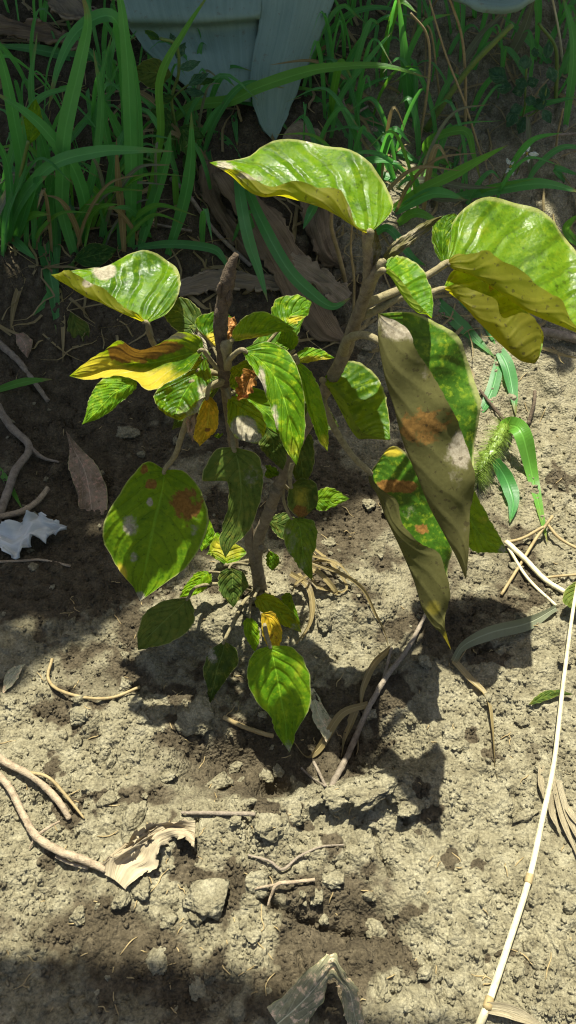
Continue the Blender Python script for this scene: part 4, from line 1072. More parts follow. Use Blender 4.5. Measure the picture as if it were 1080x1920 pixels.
def agave_leaf(az, L, W, rise, droop):
    c = np.array([.08, 1.75, gz(.08, 1.75) + .02])
    d = np.array([math.cos(az), math.sin(az), 0])
    n = 26; t = np.linspace(0, 1, n)
    C = c + d * .05 + np.outer(t * L * math.cos(rise), d) + np.outer(t * L * math.sin(rise) - droop * t ** 2.4 * L, [0, 0, 1])
    w = W * (0.55 + 1.1 * t - 0.2 * t ** 2) * np.clip((1 - t) / .55, 0, 1) ** .8
    T = np.gradient(C, axis=0); T /= np.linalg.norm(T, axis=1)[:, None]
    S = np.cross(T, [0, 0, 1.0]); S /= np.linalg.norm(S, axis=1)[:, None]
    N = np.cross(S, T)
    s = np.linspace(-1, 1, 9)
    P = C[:, None] + S[:, None] * (w[:, None] * s)[..., None] * .5 + N[:, None] * (w[:, None] * .22 * np.abs(s) ** 1.6)[..., None]
    idx = np.arange(n * 9).reshape(n, 9)
    q = np.stack([idx[:-1, :-1], idx[:-1, 1:], idx[1:, 1:], idx[1:, :-1]], -1).reshape(-1, 4)
    uv = np.column_stack([np.tile((s + 1) / 2, n), np.repeat(t, 9)])
    oo = obj('leaf', P.reshape(-1, 3), q, M['agave'], ag, uvs=uv); solid(oo, .016)
for k in range(13):
    agave_leaf(k * 2.399 + .35, .75 + .05 * (k % 4), .16, .75 + .03 * k, .12 + .02 * (k % 3))

# ------------------------------------------------------------------ grass tufts
def blade_points(pts, y0=None, dy=0.0, gap=0.004):
    """first point stands on the ground (or at depth y0); the depth changes evenly by dy towards the tip"""
    g = on_ground(*pts[0])
    yb = g[1] if y0 is None else y0
    out = []
    for i, (a, b) in enumerate(pts):
        y = yb + dy * i / max(1, len(pts) - 1)
        if 0 <= b <= 1920: y = min(y, on_ground(a, b)[1] - (gap if i else -0.004))
        out.append(at_y(a, b, y))
    return np.array(out)
def blade(parent, pts, w, dy=0.0, mat='grass', y0=None, fold=.28, face=None, twist=0.0, basew=.6, tipw=.04, gap=.004):
    C = blade_points(pts, y0, dy, gap)
    mid = C[len(C) // 2]
    W = px_size(mid, w) * 1.0
    f = face if face is not None else (random.uniform(-.25, .25), -.62, .62)
    v, q, uv = ribbon(C, W, f, 30, fold, tipw, basew, twist)
    return obj('blade', v, q, M[mat], parent, uvs=uv)
def tuft(label, px, py, blades, group=None, extra=0, spread=70):
    t = thing('grass_tuft', label, 'grass', on_ground(px, py), group)
    for b in blades:
        blade(t, *b[:2], **(b[2] if len(b) > 2 else {}))
    for k in range(extra):                               # shorter blades round the crown of the tuft
        bx, by = px + random.uniform(-spread, spread), py + random.uniform(-spread * .9, spread * .25)
        sx = random.uniform(-1.7, 1.7); h = random.uniform(60, 190)
        pts = [(bx, by), (bx + sx * 18, by - h * .45), (bx + sx * 55, by - h * .85), (bx + sx * 110, by - h * random.uniform(.55, 1.0))]
        blade(t, pts, random.uniform(6, 15), random.uniform(-.08, .04), random.choice(['grass', 'grass', 'grass_bright', 'grass_bright', 'grass_grey', 'grass_dry']), twist=random.uniform(-1, 1))
    return t
d_ = lambda dy=0., **k: dict(dy=dy, **k)
br = 'grass_bright'
tuft('lush tuft of broad green grass with one blade reaching out level over its neighbours', 40, 455, [
    ([(15, 455), (35, 385), (95, 312), (180, 286), (250, 282), (325, 284)], 25, d_(-.10)),
    ([(10, 450), (40, 330), (28, 230), (5, 120), (-20, 60)], 24, d_(-.04)),
    ([(30, 452), (60, 360), (88, 330)], 28, d_(-.06)),
    ([(8, 470), (20, 380), (12, 300), (-20, 240)], 20, d_(-.03)),
    ([(17, 440), (40, 462), (68, 487)], 17, d_(-.06)),
    ([(25, 430), (60, 405), (93, 402)], 15, d_(-.08, mat=br)),
    ([(5, 480), (14, 400), (48, 300), (40, 200)], 16, d_(-.02)),
    ([(50, 470), (52, 380), (75, 300), (60, 200)], 15, d_(.02)),
    ([(-10, 300), (30, 330), (70, 420)], 18, d_(-.04)),
    ([(0, 420), (20, 300), (70, 190), (160, 160)], 18, d_(-.03))], extra=15, spread=85)
tuft('tall tuft of broad grass blades, one blade drooping down to bare soil', 125, 470, [
    ([(140, 480), (118, 400), (118, 330), (121, 250), (150, 120), (165, 40), (150, -20)], 28, d_(-.03)),
    ([(150, 455), (162, 400), (140, 320), (90, 250), (40, 205), (-20, 168)], 25, d_(-.06)),
    ([(100, 345), (120, 385), (135, 430), (145, 490)], 34, d_(-.03, basew=.9)),
    ([(75, 400), (84, 470), (97, 530), (104, 580), (107, 628)], 24, d_(-.10)),
    ([(111, 520), (90, 560), (62, 592)], 15, d_(-.05)),
    ([(96, 380), (105, 440), (108, 520)], 22, d_(-.05)),
    ([(155, 345), (163, 400), (165, 442)], 15, d_(-.02)),
    ([(118, 280), (170, 216), (240, 140)], 13, d_(-.02)),
    ([(130, 470), (175, 330), (190, 200), (175, 90)], 18, d_(.03)),
    ([(105, 470), (95, 330), (60, 180), (70, 60)], 18, d_(.05)),
    ([(190, 110), (130, 105), (60, 92), (-25, 84)], 20, d_(-.02)),
    ([(60, 480), (30, 560), (20, 620)], 12, d_(-.04, mat='grass_dry')),
    ([(112, 540), (118, 600), (118, 680)], 9, d_(-.03, mat='grass_dry'))], extra=15, spread=85)
tuft('upright grass tuft with long vertical blades between weed and yellow-brown dead blade', 248, 465, [
    ([(246, 465), (246, 380), (246, 300), (241, 150), (229, 20), (215, -30)], 26, d_(-.03)),
    ([(258, 440), (262, 280), (254, 150), (240, 60)], 18, d_(.0)),
    ([(238, 330), (233, 120), (212, 33), (150, 55), (112, 120), (90, 207)], 26, d_(-.10)),
    ([(263, 465), (285, 390), (312, 300), (320, 245)], 24, d_(.0)),
    ([(245, 466), (320, 458), (395, 466), (418, 485), (428, 508)], 16, d_(-.06)),
    ([(233, 475), (228, 400), (221, 330), (218, 260)], 14, d_(.0, mat='grass_dry')),
    ([(280, 430), (220, 330), (190, 180), (210, 60)], 16, d_(.04)),
    ([(270, 420), (300, 260), (300, 150), (345, 60), (398, -20)], 15, d_(.03, mat=br)),
    ([(200, 400), (180, 330), (150, 300)], 12, d_(.0)),
    ([(190, 450), (215, 300), (240, 230)], 18, d_(.04)),
    ([(275, 330), (230, 260), (190, 180)], 20, d_(-.02))], extra=15, spread=85)
tuft('grass tuft with one long bright blade stretched across the agave leaf', 330, 300, [
    ([(300, 245), (360, 200), (430, 190), (480, 166), (560, 139), (620, 127), (720, 124), (808, 148)], 23, d_(-.06, mat=br)),
    ([(390, 195), (440, 188), (500, 204), (553, 258)], 13, d_(-.05)),
    ([(436, 188), (440, 230), (446, 280)], 11, d_(-.03)),
    ([(443, 172), (426, 146), (434, 125), (472, 133)], 8, d_(-.04)),
    ([(315, 478), (345, 380), (358, 300), (359, 210)], 23, d_(.0)),
    ([(366, 220), (388, 300), (386, 345), (376, 386)], 20, d_(-.05)),
    ([(470, 172), (530, 164), (612, 171)], 10, d_(-.03, mat=br)),
    ([(380, 250), (400, 330), (405, 400)], 12, d_(-.03, mat='grass_dry')),
    ([(370, 240), (420, 260), (455, 300)], 12, d_(-.03)),
    ([(330, 300), (300, 220), (250, 170)], 14, d_(.0)),
    ([(345, 330), (390, 230), (420, 190)], 10, d_(.0))], extra=8, spread=60)
tuft('pair of smooth green blades lying over the dead agave fibres', 446, 310, [
    ([(442, 300), (452, 380), (466, 450), (486, 510), (502, 566)], 22, d_(-.20, gap=.075)),
    ([(450, 320), (490, 415), (540, 505), (590, 555), (625, 575), (658, 558)], 24, d_(-.20, gap=.085)),
    ([(600, 370), (585, 395), (568, 430)], 18, d_(-.05, gap=.06))])
tuft('loose tuft of arching grass beside the tip of the bent agave leaf', 680, 220, [
    ([(600, 110), (620, 60), (660, 25), (720, 15), (785, 40)], 12, d_(-.03)),
    ([(769, 222), (763, 160), (757, 90), (745, -20)], 20, d_(.0)),
    ([(596, 80), (617, 123), (632, 160), (640, 206)], 15, d_(-.04)),
    ([(572, 172), (615, 215), (662, 268)], 20, d_(-.06)),
    ([(668, 188), (705, 240), (745, 280), (797, 312)], 22, d_(-.08)),
    ([(640, 200), (690, 160), (740, 140)], 8, d_(-.02)),
    ([(620, 260), (640, 180), (700, 100), (735, 60)], 11, d_(.0)),
    ([(660, 300), (720, 330), (780, 350)], 14, d_(-.05)),
    ([(620, 330), (700, 300), (760, 310)], 14, d_(-.04))], extra=10, spread=80)
tuft('sunlit fan of grass blades between the two largest shrub leaves', 740, 390, [
    ([(735, 392), (790, 357), (850, 328), (900, 300), (952, 272)], 20, d_(-.06, mat=br)),
    ([(740, 398), (800, 366), (835, 364), (872, 374)], 22, d_(-.06)),
    ([(850, 312), (800, 284), (815, 258), (872, 246), (888, 290), (902, 342)], 16, d_(-.05, mat=br)),
    ([(880, 250), (860, 290), (850, 320)], 12, d_(.0)),
    ([(720, 350), (790, 338), (870, 350), (930, 352)], 13, d_(-.05, mat='grass_grey')),
    ([(760, 345), (820, 372), (880, 375)], 13, d_(-.06, mat='grass_grey')),
    ([(745, 420), (780, 400), (830, 420)], 18, d_(-.05, mat=br)),
    ([(700, 440), (730, 430), (770, 480), (800, 500)], 16, d_(-.08)),
    ([(760, 330), (800, 325), (840, 345)], 14, d_(-.03, mat=br))], extra=14, spread=85)
tuft('grass with a pale stem and a wide blade leaving beside the white flowers', 950, 370, [
    ([(845, 372), (950, 352), (1020, 345), (1095, 362)], 22, d_(-.05)),
    ([(880, 372), (920, 352), (1005, 335)], 9, d_(-.03, mat=br)),
    ([(1060, 340), (1040, 315), (1090, 330)], 14, d_(-.02)),
    ([(1085, 460), (1060, 430), (1085, 400)], 18, d_(-.02, mat=br))], extra=4, spread=50)
tuft('shaded grass and dull wide blades under the overhanging agave tip', 1000, 180, [
    ([(945, 125), (980, 62), (1004, -10)], 20, d_(.0, mat='grass_grey')),
    ([(1032, 120), (990, 75), (940, 28)], 16, d_(.0)),
    ([(1060, 240), (1076, 90), (1052, -20)], 16, d_(.0)),
    ([(966, 218), (1002, 200), (1095, 178)], 13, d_(-.03)),
    ([(860, 130), (900, 70), (950, 20)], 14, d_(.0, mat='grass_grey')),
    ([(990, 150), (960, 100), (930, 85)], 12, d_(.0)),
    ([(1063, 142), (1066, 110), (1076, 80)], 22, d_(.0)),
    ([(1085, 60), (1078, 30), (1070, -10)], 20, d_(.0, mat='grass_grey'))])
tuft('grass blades hanging beneath the largest shrub leaves onto lit soil', 880, 600, [
    ([(815, 560), (850, 598), (880, 625), (928, 670)], 25, d_(-.06)),
    ([(930, 648), (950, 685), (960, 730), (967, 778)], 26, d_(-.08)),
    ([(938, 665), (926, 720), (912, 755), (896, 782)], 22, d_(-.08)),
    ([(860, 560), (900, 590), (930, 650)], 18, d_(-.04))])
for i, (lab, bl) in enumerate([('short pointed grass blade lying on shaded soil near the thin brown stalk', ([(-15, 735), (30, 720), (60, 714), (98, 711)], 15, d_(-.02, mat=br))),
                               ('thin green blade crossing the forked dry stick', ([(-10, 870), (15, 905), (42, 955)], 12, d_(-.03, mat=br)))]):
    t = thing('grass_tuft', lab, 'grass', on_ground(*[max(0, v) for v in bl[0][0]]))
    blade(t, bl[0], bl[1], **bl[2])

# fine filler between the tufts: too much to count
def filler():
    r_ = np.random.default_rng(5)
    V = []; F = []; U = []; o = 0
    G = []
    for k in range(250):
        if k < 130: px, py = r_.uniform(-40, 480), r_.uniform(0, 480) 
        else: px, py = r_.uniform(560, 1120), r_.uniform(-10, 400)
        if k < 130 and py > 360 and r_.uniform() < .6: continue
        if px > 900 and py > 200: continue
        g = on_ground(px, py)
        L = r_.uniform(.05, .17); a = r_.uniform(0, 6.28)
        d = np.array([math.cos(a), math.sin(a) * .7, 0]); lean = r_.uniform(.2, .9)
        C = np.array([g - (0, 0, .004), g + d * L * lean * .25 + (0, 0, L * .42), g + d * L * lean * .65 + (0, 0, L * .70), g + d * L * lean * 1.05 + (0, 0, L * (.75 - .35 * lean))])
        v, q, uv = ribbon(C, r_.uniform(.003, .009), (r_.normal() * .4, -.7, .6), 12, .3, .05, .6, r_.uniform(-1, 1), 1)
        V.append(v); F.append(q + o); U.append(uv); o += len(v)
    gr = obj('grass', np.vstack(V), np.vstack(F), M['grass'], uvs=np.vstack(U))
    setp(gr, 'thin fine grass growing between the broad tufts', 'grass', None, 'stuff')
    V = []; F = []; U = []; o = 0
    for k in range(420):
        px, py = r_.uniform(-40, 1120), r_.uniform(0, 660)
        g = on_ground(px, py)
        L = r_.uniform(.02, .10); a = r_.uniform(0, 6.28)
        d = np.array([math.cos(a), math.sin(a), 0])
        C = []
        for t in (0, .35, .7, 1):
            q = g + d * L * t + np.array([0.2 * L * r_.normal() * t, 0, 0])
            C.append([q[0], q[1], gz(q[0], q[1]) + .004 + .02 * r_.uniform() * t])
        v, q, uv = ribbon(np.array(C), r_.uniform(.0015, .006), (0, -.3, .9), 8, .2, .2, .8, r_.uniform(-2, 2), 1)
        V.append(v); F.append(q + o); U.append(uv); o += len(v)
    gr = obj('plant_litter', np.vstack(V), np.vstack(F), M['grass_dry'], uvs=np.vstack(U))
    setp(gr, 'scattered dry grass litter strewn over the shaded bank', 'litter', None, 'stuff')
filler()

# ------------------------------------------------------------------ weeds
def weed_leaf(parent, px, py, ang, L, W, Y, mat='weed', n=FACE, name='leaf'):
    """small leaf: base pixel, direction in the picture, length and width in photo pixels"""
    a = math.radians(ang); dx, dy = math.cos(a), -math.sin(a); nx, ny = -dy, dx
    rows = [(px, py)]
    for t, w in ((.18, .62), (.42, 1.0), (.68, .78), (.88, .34)):
        c = (px + dx * L * t, py + dy * L * t)
        rows.append(((c[0] - nx * W * w / 2, c[1] - ny * W * w / 2), c, (c[0] + nx * W * w / 2, c[1] + ny * W * w / 2)))
    rows.append((px + dx * L, py + dy * L))
    return leaf_part(parent, Y, n, rows, M[mat], off=(.12, 0, .12), nu=6, nv=16, quilt=.0003, nveins=6, name=name)
def pstem(parent, lst, r, mat='green_stem', name='stem'):
    v, f, uv = tube(ypts(lst), r, 7, len(lst) * 6, .03)
    return obj(name, v, f, M[mat], parent, uvs=uv)
g = on_ground(320, 290); y = g[1]
wd = thing('weed', 'leafy herb with one round olive leaf against the creased agave leaf', 'weed', g)
pstem(wd, [(325, 296, y), (328, 240, y - .005), (322, 185, y - .01), (335, 135, y - .015), (330, 85, y - .02), (300, 72, y - .03)], .0022)
pstem(wd, [(322, 185, y - .01), (352, 160, y - .02), (380, 150, y - .02)], .0014)
for (a, b, an, L, W, dy, m) in [(322, 140, 175, 74, 58, -.03, 'leaf_shade'), (325, 230, 150, 50, 34, -.03, 'weed'), (318, 225, 240, 58, 34, -.035, 'weed'), (335, 240, -20, 52, 32, -.035, 'weed'), (328, 255, 215, 48, 30, -.04, 'weed'), (340, 250, -60, 56, 34, -.04, 'weed'),
                                (330, 110, 60, 36, 18, -.02, 'weed_blue'), (335, 130, 20, 44, 20, -.025, 'weed_blue'), (300, 74, 150, 34, 16, -.03, 'weed'), (352, 160, 30, 46, 20, -.03, 'weed_blue'), (330, 90, 110, 30, 14, -.02, 'weed_blue'), (345, 170, -10, 40, 18, -.03, 'weed_blue'), (326, 180, 200, 40, 20, -.02, 'weed'), (370, 155, 10, 34, 14, -.025, 'weed'),
                                (300, 290, 200, 50, 28, -.03, 'weed'), (345, 290, 300, 44, 26, -.04, 'weed')]:
    weed_leaf(wd, a, b, an, L, W, y + dy, m)
g = on_ground(22, 455); y = g[1]
wd = thing('weed', 'thin seedling carrying a single upright pale green leaf above the grass', 'weed', g)
pstem(wd, [(8, 470, y), (22, 400, y - .01), (40, 320, y - .03), (53, 265, y - .04)], .0022)
weed_leaf(wd, 55, 272, 82, 88, 40, y - .04, 'leaf_young')
g = on_ground(140, 490); y = g[1]
wd = thing('weed', 'weed with one broad triangular grey-green leaf lying by the drooping blade', 'weed', g)
pstem(wd, [(125, 510, y), (140, 488, y - .01)], .002)
weed_leaf(wd, 138, 488, 14, 84, 46, y - .012, 'weed'); weed_leaf(wd, 138, 490, 245, 40, 18, y - .012, 'weed')
g = on_ground(135, 590); y = g[1]
wd = thing('weed', 'small spoon-shaped seedling leaf on shaded soil below the drooping blade', 'weed', g)
weed_leaf(wd, 132, 585, -66, 84, 40, y - .01, 'leaf_shade')
g = on_ground(985, 240); y = g[1]
wd = thing('weed', 'creeping weed with small rounded bluish leaves in the shaded corner', 'weed', g)
pstem(wd, [(975, 235, y), (984, 200, y - .004), (985, 160, y - .008), (988, 118, y - .012)], .0016)
pstem(wd, [(980, 225, y), (1015, 200, y - .01), (1025, 165, y - .012)], .0013)
for (a, b, an, L, W, dy) in [(985, 130, 90, 28, 26, -.02), (982, 145, 250, 26, 24, -.018), (988, 158, 20, 24, 22, -.018), (985, 168, 190, 26, 22, -.016), (984, 185, -20, 24, 22, -.014), (980, 200, 200, 26, 22, -.012), (1000, 200, 20, 28, 24, -.014), (1018, 190, 80, 34, 22, -.018),
                             (1018, 205, -60, 30, 20, -.016), (970, 205, 240, 40, 24, -.012), (985, 218, 250, 36, 24, -.012), (960, 165, 170, 34, 30, -.008), (950, 150, 150, 40, 34, -.006), (1025, 110, 80, 34, 20, -.02), (1030, 125, -70, 32, 22, -.02), (1005, 108, 100, 20, 16, -.02)]:
    weed_leaf(wd, a, b, an, L, W, y + dy, 'weed_blue')
# white flowers
for k, (cx, cy, petals, lab) in enumerate([(988, 288, [(75, 14, 8), (-5, 20, 10), (-80, 15, 8), (170, 9, 5)], 'open white four-petalled flower, upper of two by the wide grass blade'), (957, 312, [(115, 14, 8), (65, 12, 7), (-75, 16, 6), (-125, 13, 5)], 'drooping white flower, lower of two, with a curled pale sepal')]):
    g = on_ground(cx - 20, cy + 40); y = g[1] - .02
    fl = thing('flower', lab, 'flower', g)
    pstem(fl, [(cx - 20, cy + 40, g[1]), (cx - 12, cy + 18, y), (cx, cy, y)], .0009)
    for (an, L, W) in petals:
        a = math.radians(an)
        po = weed_leaf(fl, cx + 3 * math.cos(a), cy - 3 * math.sin(a), an, L, W, y - .001, 'petal', name='petal')
    c = at_y(cx, cy, y - .002)
    v, f, uv = tube([c - (0, 0, .001), c + (0, 0, .0015)], [.0016, .0016], 8, 6)
    obj('centre', v, f, M['leaf_yellow'], fl)

# ------------------------------------------------------------------ foxtail grass
g = on_ground(962, 800); y = g[1] - .004
fx = thing('foxtail_grass', 'green foxtail grass with bristly nodding seed head and two wide blades', 'foxtail', on_ground(955, 860))
blade(fx, [(938, 806), (958, 797), (980, 815), (1000, 900), (1026, 1016)], 32, -.10, br, y0=y)
blade(fx, [(928, 862), (950, 900), (962, 940), (956, 980)], 28, -.05, 'grass', y0=g_y(945, 880) - .01)
hl = spline(ypts([(962, 800, y), (945, 806, y - .03), (926, 838, y - .06), (906, 870, y - .085), (893, 898, y - .105)]), 40)
hr = px_size(hl[20], 10)
v, f, uv = tube(hl[::5], [hr * .3, hr * .7, hr * .9, hr, hr, hr, hr * .8, hr * .3], 9, 50, .32)
obj('seed_head', v, f, M['foxtail'], fx, uvs=uv)
r_ = np.random.default_rng(8)
bv = []; bf = []
for k in range(1300):
    i = int(r_.uniform(4, 39)); c = hl[i]
    T = hl[min(39, i + 1)] - hl[i - 1]; T /= np.linalg.norm(T)
    d = r_.normal(size=3); d -= T * (d @ T); d /= np.linalg.norm(d)
    d = d * .85 + T * .55
    L = hr * r_.uniform(1.4, 4.2); s = np.cross(d, r_.normal(size=3)); s /= np.linalg.norm(s); s *= .00034
    b = c + d * hr * .4
    n0 = len(bv); bv += [b - s, b + s, b + d * L]; bf.append((n0, n0 + 1, n0 + 2))
ob = obj('bristles', np.array(bv), bf, M['foxtail'], fx, uvs=np.tile([[.3, .1], [.6, .1], [.5, .6]], (1300, 1)))
setp(ob, None, None, None, 'stuff')

# ------------------------------------------------------------------ litter: stalks, twigs, roots, dead leaves
def gpts(lst, lift=.003):
    """photo pixels on the ground, each raised by its own lift in metres (third value)"""
    out = []
    for q in lst:
        l = q[2] if len(q) > 2 else lift
        p = on_ground(q[0], q[1], l); p = np.array([p[0], p[1], max(p[2], GZ(p[0], p[1]) + l * .8)])
        out.append(p)
    return np.array(out)
def rod(name, label, cat, lst, wpx, mat, lift=.003, parent=None, bump=.06, group=None, seg=8, n=None):
    p = gpts(lst, lift)
    w = np.array(wpx if isinstance(wpx, (list, tuple)) else [wpx] * len(p), float)
    if len(w) != len(p): w = np.interp(np.linspace(0, 1, len(p)), np.linspace(0, 1, len(w)), w)
    r = np.array([px_size(q, a / 2) for q, a in zip(p, w)])
    v, f, uv = tube(p, r, seg, n or len(lst) * 8, bump, seed=int(lst[0][0]) % 50)
    o = obj(name, v, f, M[mat], parent, uvs=uv)
    if parent is None: setp(o, label, cat, group)
    return o
# long straw with nodes
st = thing('straw_stalk', 'long pale straw stalk with yellow nodes slanting over the lit soil', 'straw', on_ground(900, 1915))
rod('stalk', 0, 0, [(1084, 1085, .03), (1072, 1160, .026), (1055, 1290, .02), (1038, 1430, .016), (1016, 1540, .014), (992, 1648, .012), (955, 1765, .010), (916, 1880, .008), (893, 1935, .007)], [6, 7, 8, 9, 11, 12, 13, 15, 16], 'straw', parent=st, bump=.01)
rod('node', 0, 0, [(994, 1640, .012), (990, 1656, .012)], 15, 'straw_dull', parent=st, bump=.02)
rod('node', 0, 0, [(918, 1872, .008), (912, 1892, .008)], 18, 'straw_dull', parent=st, bump=.02)
C = gpts([(912, 1888, .010), (945, 1892, .010), (985, 1908, .008), (1030, 1935, .006)])
v, q, uv = ribbon(C, px_size(C[1], 24), (0, -.4, .9), 20, .5, .3, .8)
obj('sheath', v, q, M['straw_strip'], st, uvs=uv)
# flattened straw leaf at the right edge
sp = thing('straw_leaf', 'flattened pale straw strips lying at the picture-right stalk on dry soil', 'straw', on_ground(1050, 1500))
sp['label'] = 'split bundle of flattened pale straw strips beside the long stalk'
for k, (a, b) in enumerate([((1012, 1440), (1018, 1500)), ((1030, 1460), (1085, 1610)), ((1042, 1470), (1095, 1595)), ((1026, 1490), (1050, 1560)), ((1052, 1500), (1095, 1560))]):
    C = gpts([(a[0], a[1], .004), ((a[0] + b[0]) / 2 - 3, (a[1] + b[1]) / 2, .007), (b[0], b[1], .005)])
    v, q, uv = ribbon(C, px_size(C[1], 13), (0.2, -.3, .9), 14, .2, .4, .9)
    obj('strip', v, q, M['straw_strip'], sp, uvs=uv)
# bent dead grass blade below the hanging leaves
db = thing('dead_grass_blade', 'bent grey-green dead grass blade arched over its own shadow', 'grass blade', on_ground(855, 1235))
C = gpts([(1042, 1140, .006), (990, 1168, .012), (920, 1190, .020), (870, 1210, .022), (850, 1240, .012)])
v, q, uv = ribbon(C, px_size(C[2], 26), (0, -.6, .7), 30, .35, .5, .35); obj('blade', v, q, M['grass_grey'], db, uvs=uv)
C = gpts([(850, 1238, .012), (880, 1272, .006), (912, 1310, .006), (922, 1370, .006), (926, 1440, .004), (932, 1470, .003)])
v, q, uv = ribbon(C, px_size(C[2], 16), (.3, -.4, .8), 26, .3, .1, .8, 1.2); obj('blade', v, q, M['grass_dry'], db, uvs=uv)
# dry stalks by the foxtail
for lab, lst, w, m in [('pale flat dry stalk crossing toward the foxtail blade tip', [(948, 1018, .010), (985, 1050, .010), (1020, 1085, .008), (1056, 1114, .004)], 10, 'straw'),
                    ('thin pale dry stalk just beside the flat one', [(952, 1030, .006), (990, 1085, .006), (1042, 1136, .004)], 6, 'straw'),
                    ('short greyish dry stalk leaning up to the foxtail blade', [(1036, 968, .016), (1005, 1010, .010), (975, 1060, .005), (940, 1115, .003)], 6, 'straw_dull'),
                    ('short curved yellowish stalk meeting the tip of the foxtail blade', [(945, 1020, .008), (980, 1010, .012), (1018, 988, .014)], 6, 'straw_dull'),
                    ('thin yellow stalk crossing the end of the flat dry stalk', [(1018, 1084, .004), (1050, 1080, .006), (1095, 1078, .006)], 5, 'straw_dull'),
                    ('tan stalk curving away over soil from the foxtail blade tip', [(1028, 985, .012), (1050, 1010, .010), (1095, 1035, .006)], 6, 'straw_dull')]:
    rod('dry_stalk', lab, 'stalk', lst, w, m, bump=.03)
# grey twig below the shrub
tw = thing('twig', 'grey forked dry twig slanting from the hollow below the shrub', 'twig', on_ground(620, 1480))
rod('stem', 0, 0, [(618, 1482, .003), (650, 1420, .008), (690, 1330, .012), (725, 1270, .012), (765, 1215, .012), (800, 1148, .010)], [12, 12, 11, 10, 9, 7], 'twig', parent=tw, bump=.08)
rod('side_twig', 0, 0, [(690, 1330, .012), (715, 1285, .006), (734, 1215, .004)], 6, 'twig', parent=tw)
rod('side_twig', 0, 0, [(610, 1478, .003), (598, 1450, .006), (588, 1430, .003)], 6, 'twig', parent=tw)
rod('side_twig', 0, 0, [(608, 1478, .003), (585, 1460, .004), (565, 1440, .003)], 4, 'twig', parent=tw)
# tangle of dry curled grass at the stem
dg = thing('dry_grass_tangle', 'tangle of dry curled straw-coloured grass at the foot of the shrub', 'dry grass', on_ground(560, 1080))
for lst, w in [([(545, 1075, .01), (575, 1095, .012), (585, 1130, .012), (580, 1170, .012), (555, 1212, .004)], 9), ([(560, 1075, .012), (582, 1110, .010), (585, 1160, .008), (566, 1205, .006)], 7),
               ([(585, 1055, .02), (640, 1075, .016), (680, 1105, .012), (705, 1150, .010), (722, 1185, .006), (728, 1215, .004)], 7), ([(560, 1050, .02), (600, 1075, .02), (630, 1110, .010), (612, 1105, .008)], 8),
               ([(580, 1040, .02), (630, 1055, .02), (660, 1085, .014)], 5), ([(575, 1065, .015), (595, 1100, .010), (640, 1112, .006)], 7), ([(590, 1030, .012), (625, 1060, .012), (650, 1100, .006), (630, 1118, .004)], 5),
               ([(732, 1215, .004), (700, 1245, .006), (680, 1290, .006), (676, 1330, .004)], 12), ([(690, 1320, .008), (640, 1340, .006), (600, 1400, .006), (575, 1418, .004), (552, 1395, .003)], 13), ([(668, 1330, .005), (650, 1380, .006), (640, 1420, .004)], 14),
               ([(600, 1065, .016), (560, 1090, .012), (545, 1120, .006)], 5), ([(640, 1060, .010), (600, 1050, .016), (560, 1062, .02)], 6)]:
    C = gpts(lst)
    v, q, uv = ribbon(C, px_size(C[0], w * 1.2), (random.uniform(-.5, .5), -.6, .6), 26, .45, .35, .8, random.uniform(-1.5, 1.5))
    obj('blade', v, q, M['grass_dry'], dg, uvs=uv)
# small straw-yellow curled leaf in the tangle
def ground_leaf(name, label, cat, rows, mat, lift=.006, n=(0, -.25, .97), group=None, **k):
    a = rows[0] if not isinstance(rows[0][0], (tuple, list)) else rows[0][1]
    p = on_ground(a[0], a[1], lift)
    o = leaf_part(None, float(p[1]), n, rows, M[mat], name=name, anchor=a[:2], **k)
    return setp(o, label, cat, group)
ground_leaf('dead_leaf', 'flat grey-brown fallen leaf with pale midrib on shaded soil', 'leaf', [(124, 808), ((146, 835), (138, 842), (130, 845)), ((178, 868), (158, 880), (130, 880)), ((198, 910), (167, 920), (142, 920)), ((200, 950), (172, 955), (150, 955)), ((192, 970), (172, 976), (153, 973)), (176, 980)], 'leaf_dead', lift=.030, n=(-.1, -.3, .95), off=(.1, 0, .2), quilt=.0003, ripple=.002)
ground_leaf('dead_leaf', 'crumpled pale grey-green dead leaf arched over moist soil beyond the crack', 'leaf', [((500, 1890), (520, 1920), (545, 1955)), ((530, 1868), (552, 1892), (580, 1918)), ((575, 1824, -.6), (594, 1848, -.8), (607, 1872, -.4)), ((622, 1788, -1.2), (622, 1812, -1.5), (618, 1834, -1)), ((648, 1828, -1.2), (640, 1838, -1.4), (634, 1846, -1)), ((668, 1850, -.8), (656, 1862, -1), (640, 1868, -.8)), ((680, 1895, -.4), (664, 1900, -.5), (646, 1906, -.4)), ((684, 1930, 0), (672, 1935, 0), (655, 1940, 0))], 'leaf_pale', lift=.018, n=(0, -.35, .94), ripple=.004, rfreq=5, curl=.002, nv=60, ragged=5, wavy=.004, blobs=[('dust', 600, 1840, 40, 30, .5), ('dust', 660, 1880, 20, 40, .5)])
ground_leaf('dead_leaf', 'withered grey-green strip leaf pressed against the soil under the front leaf', 'leaf', [(582, 1290), ((592, 1295), (586, 1305), (580, 1315)), ((612, 1335), (600, 1345), (588, 1352)), ((628, 1360), (616, 1370), (604, 1378)), (612, 1392)], 'leaf_pale', lift=.008, n=(.2, -.4, .9), nu=8, nv=24)
ground_leaf('dead_leaf', 'small grey leaf fragment on the shadow edge near the curved brown stalk', 'leaf', [(48, 1245), ((40, 1258), (32, 1256), (22, 1252)), ((28, 1280), (18, 1278), (8, 1272)), (4, 1302)], 'leaf_pale', lift=.008, nu=6, nv=16)
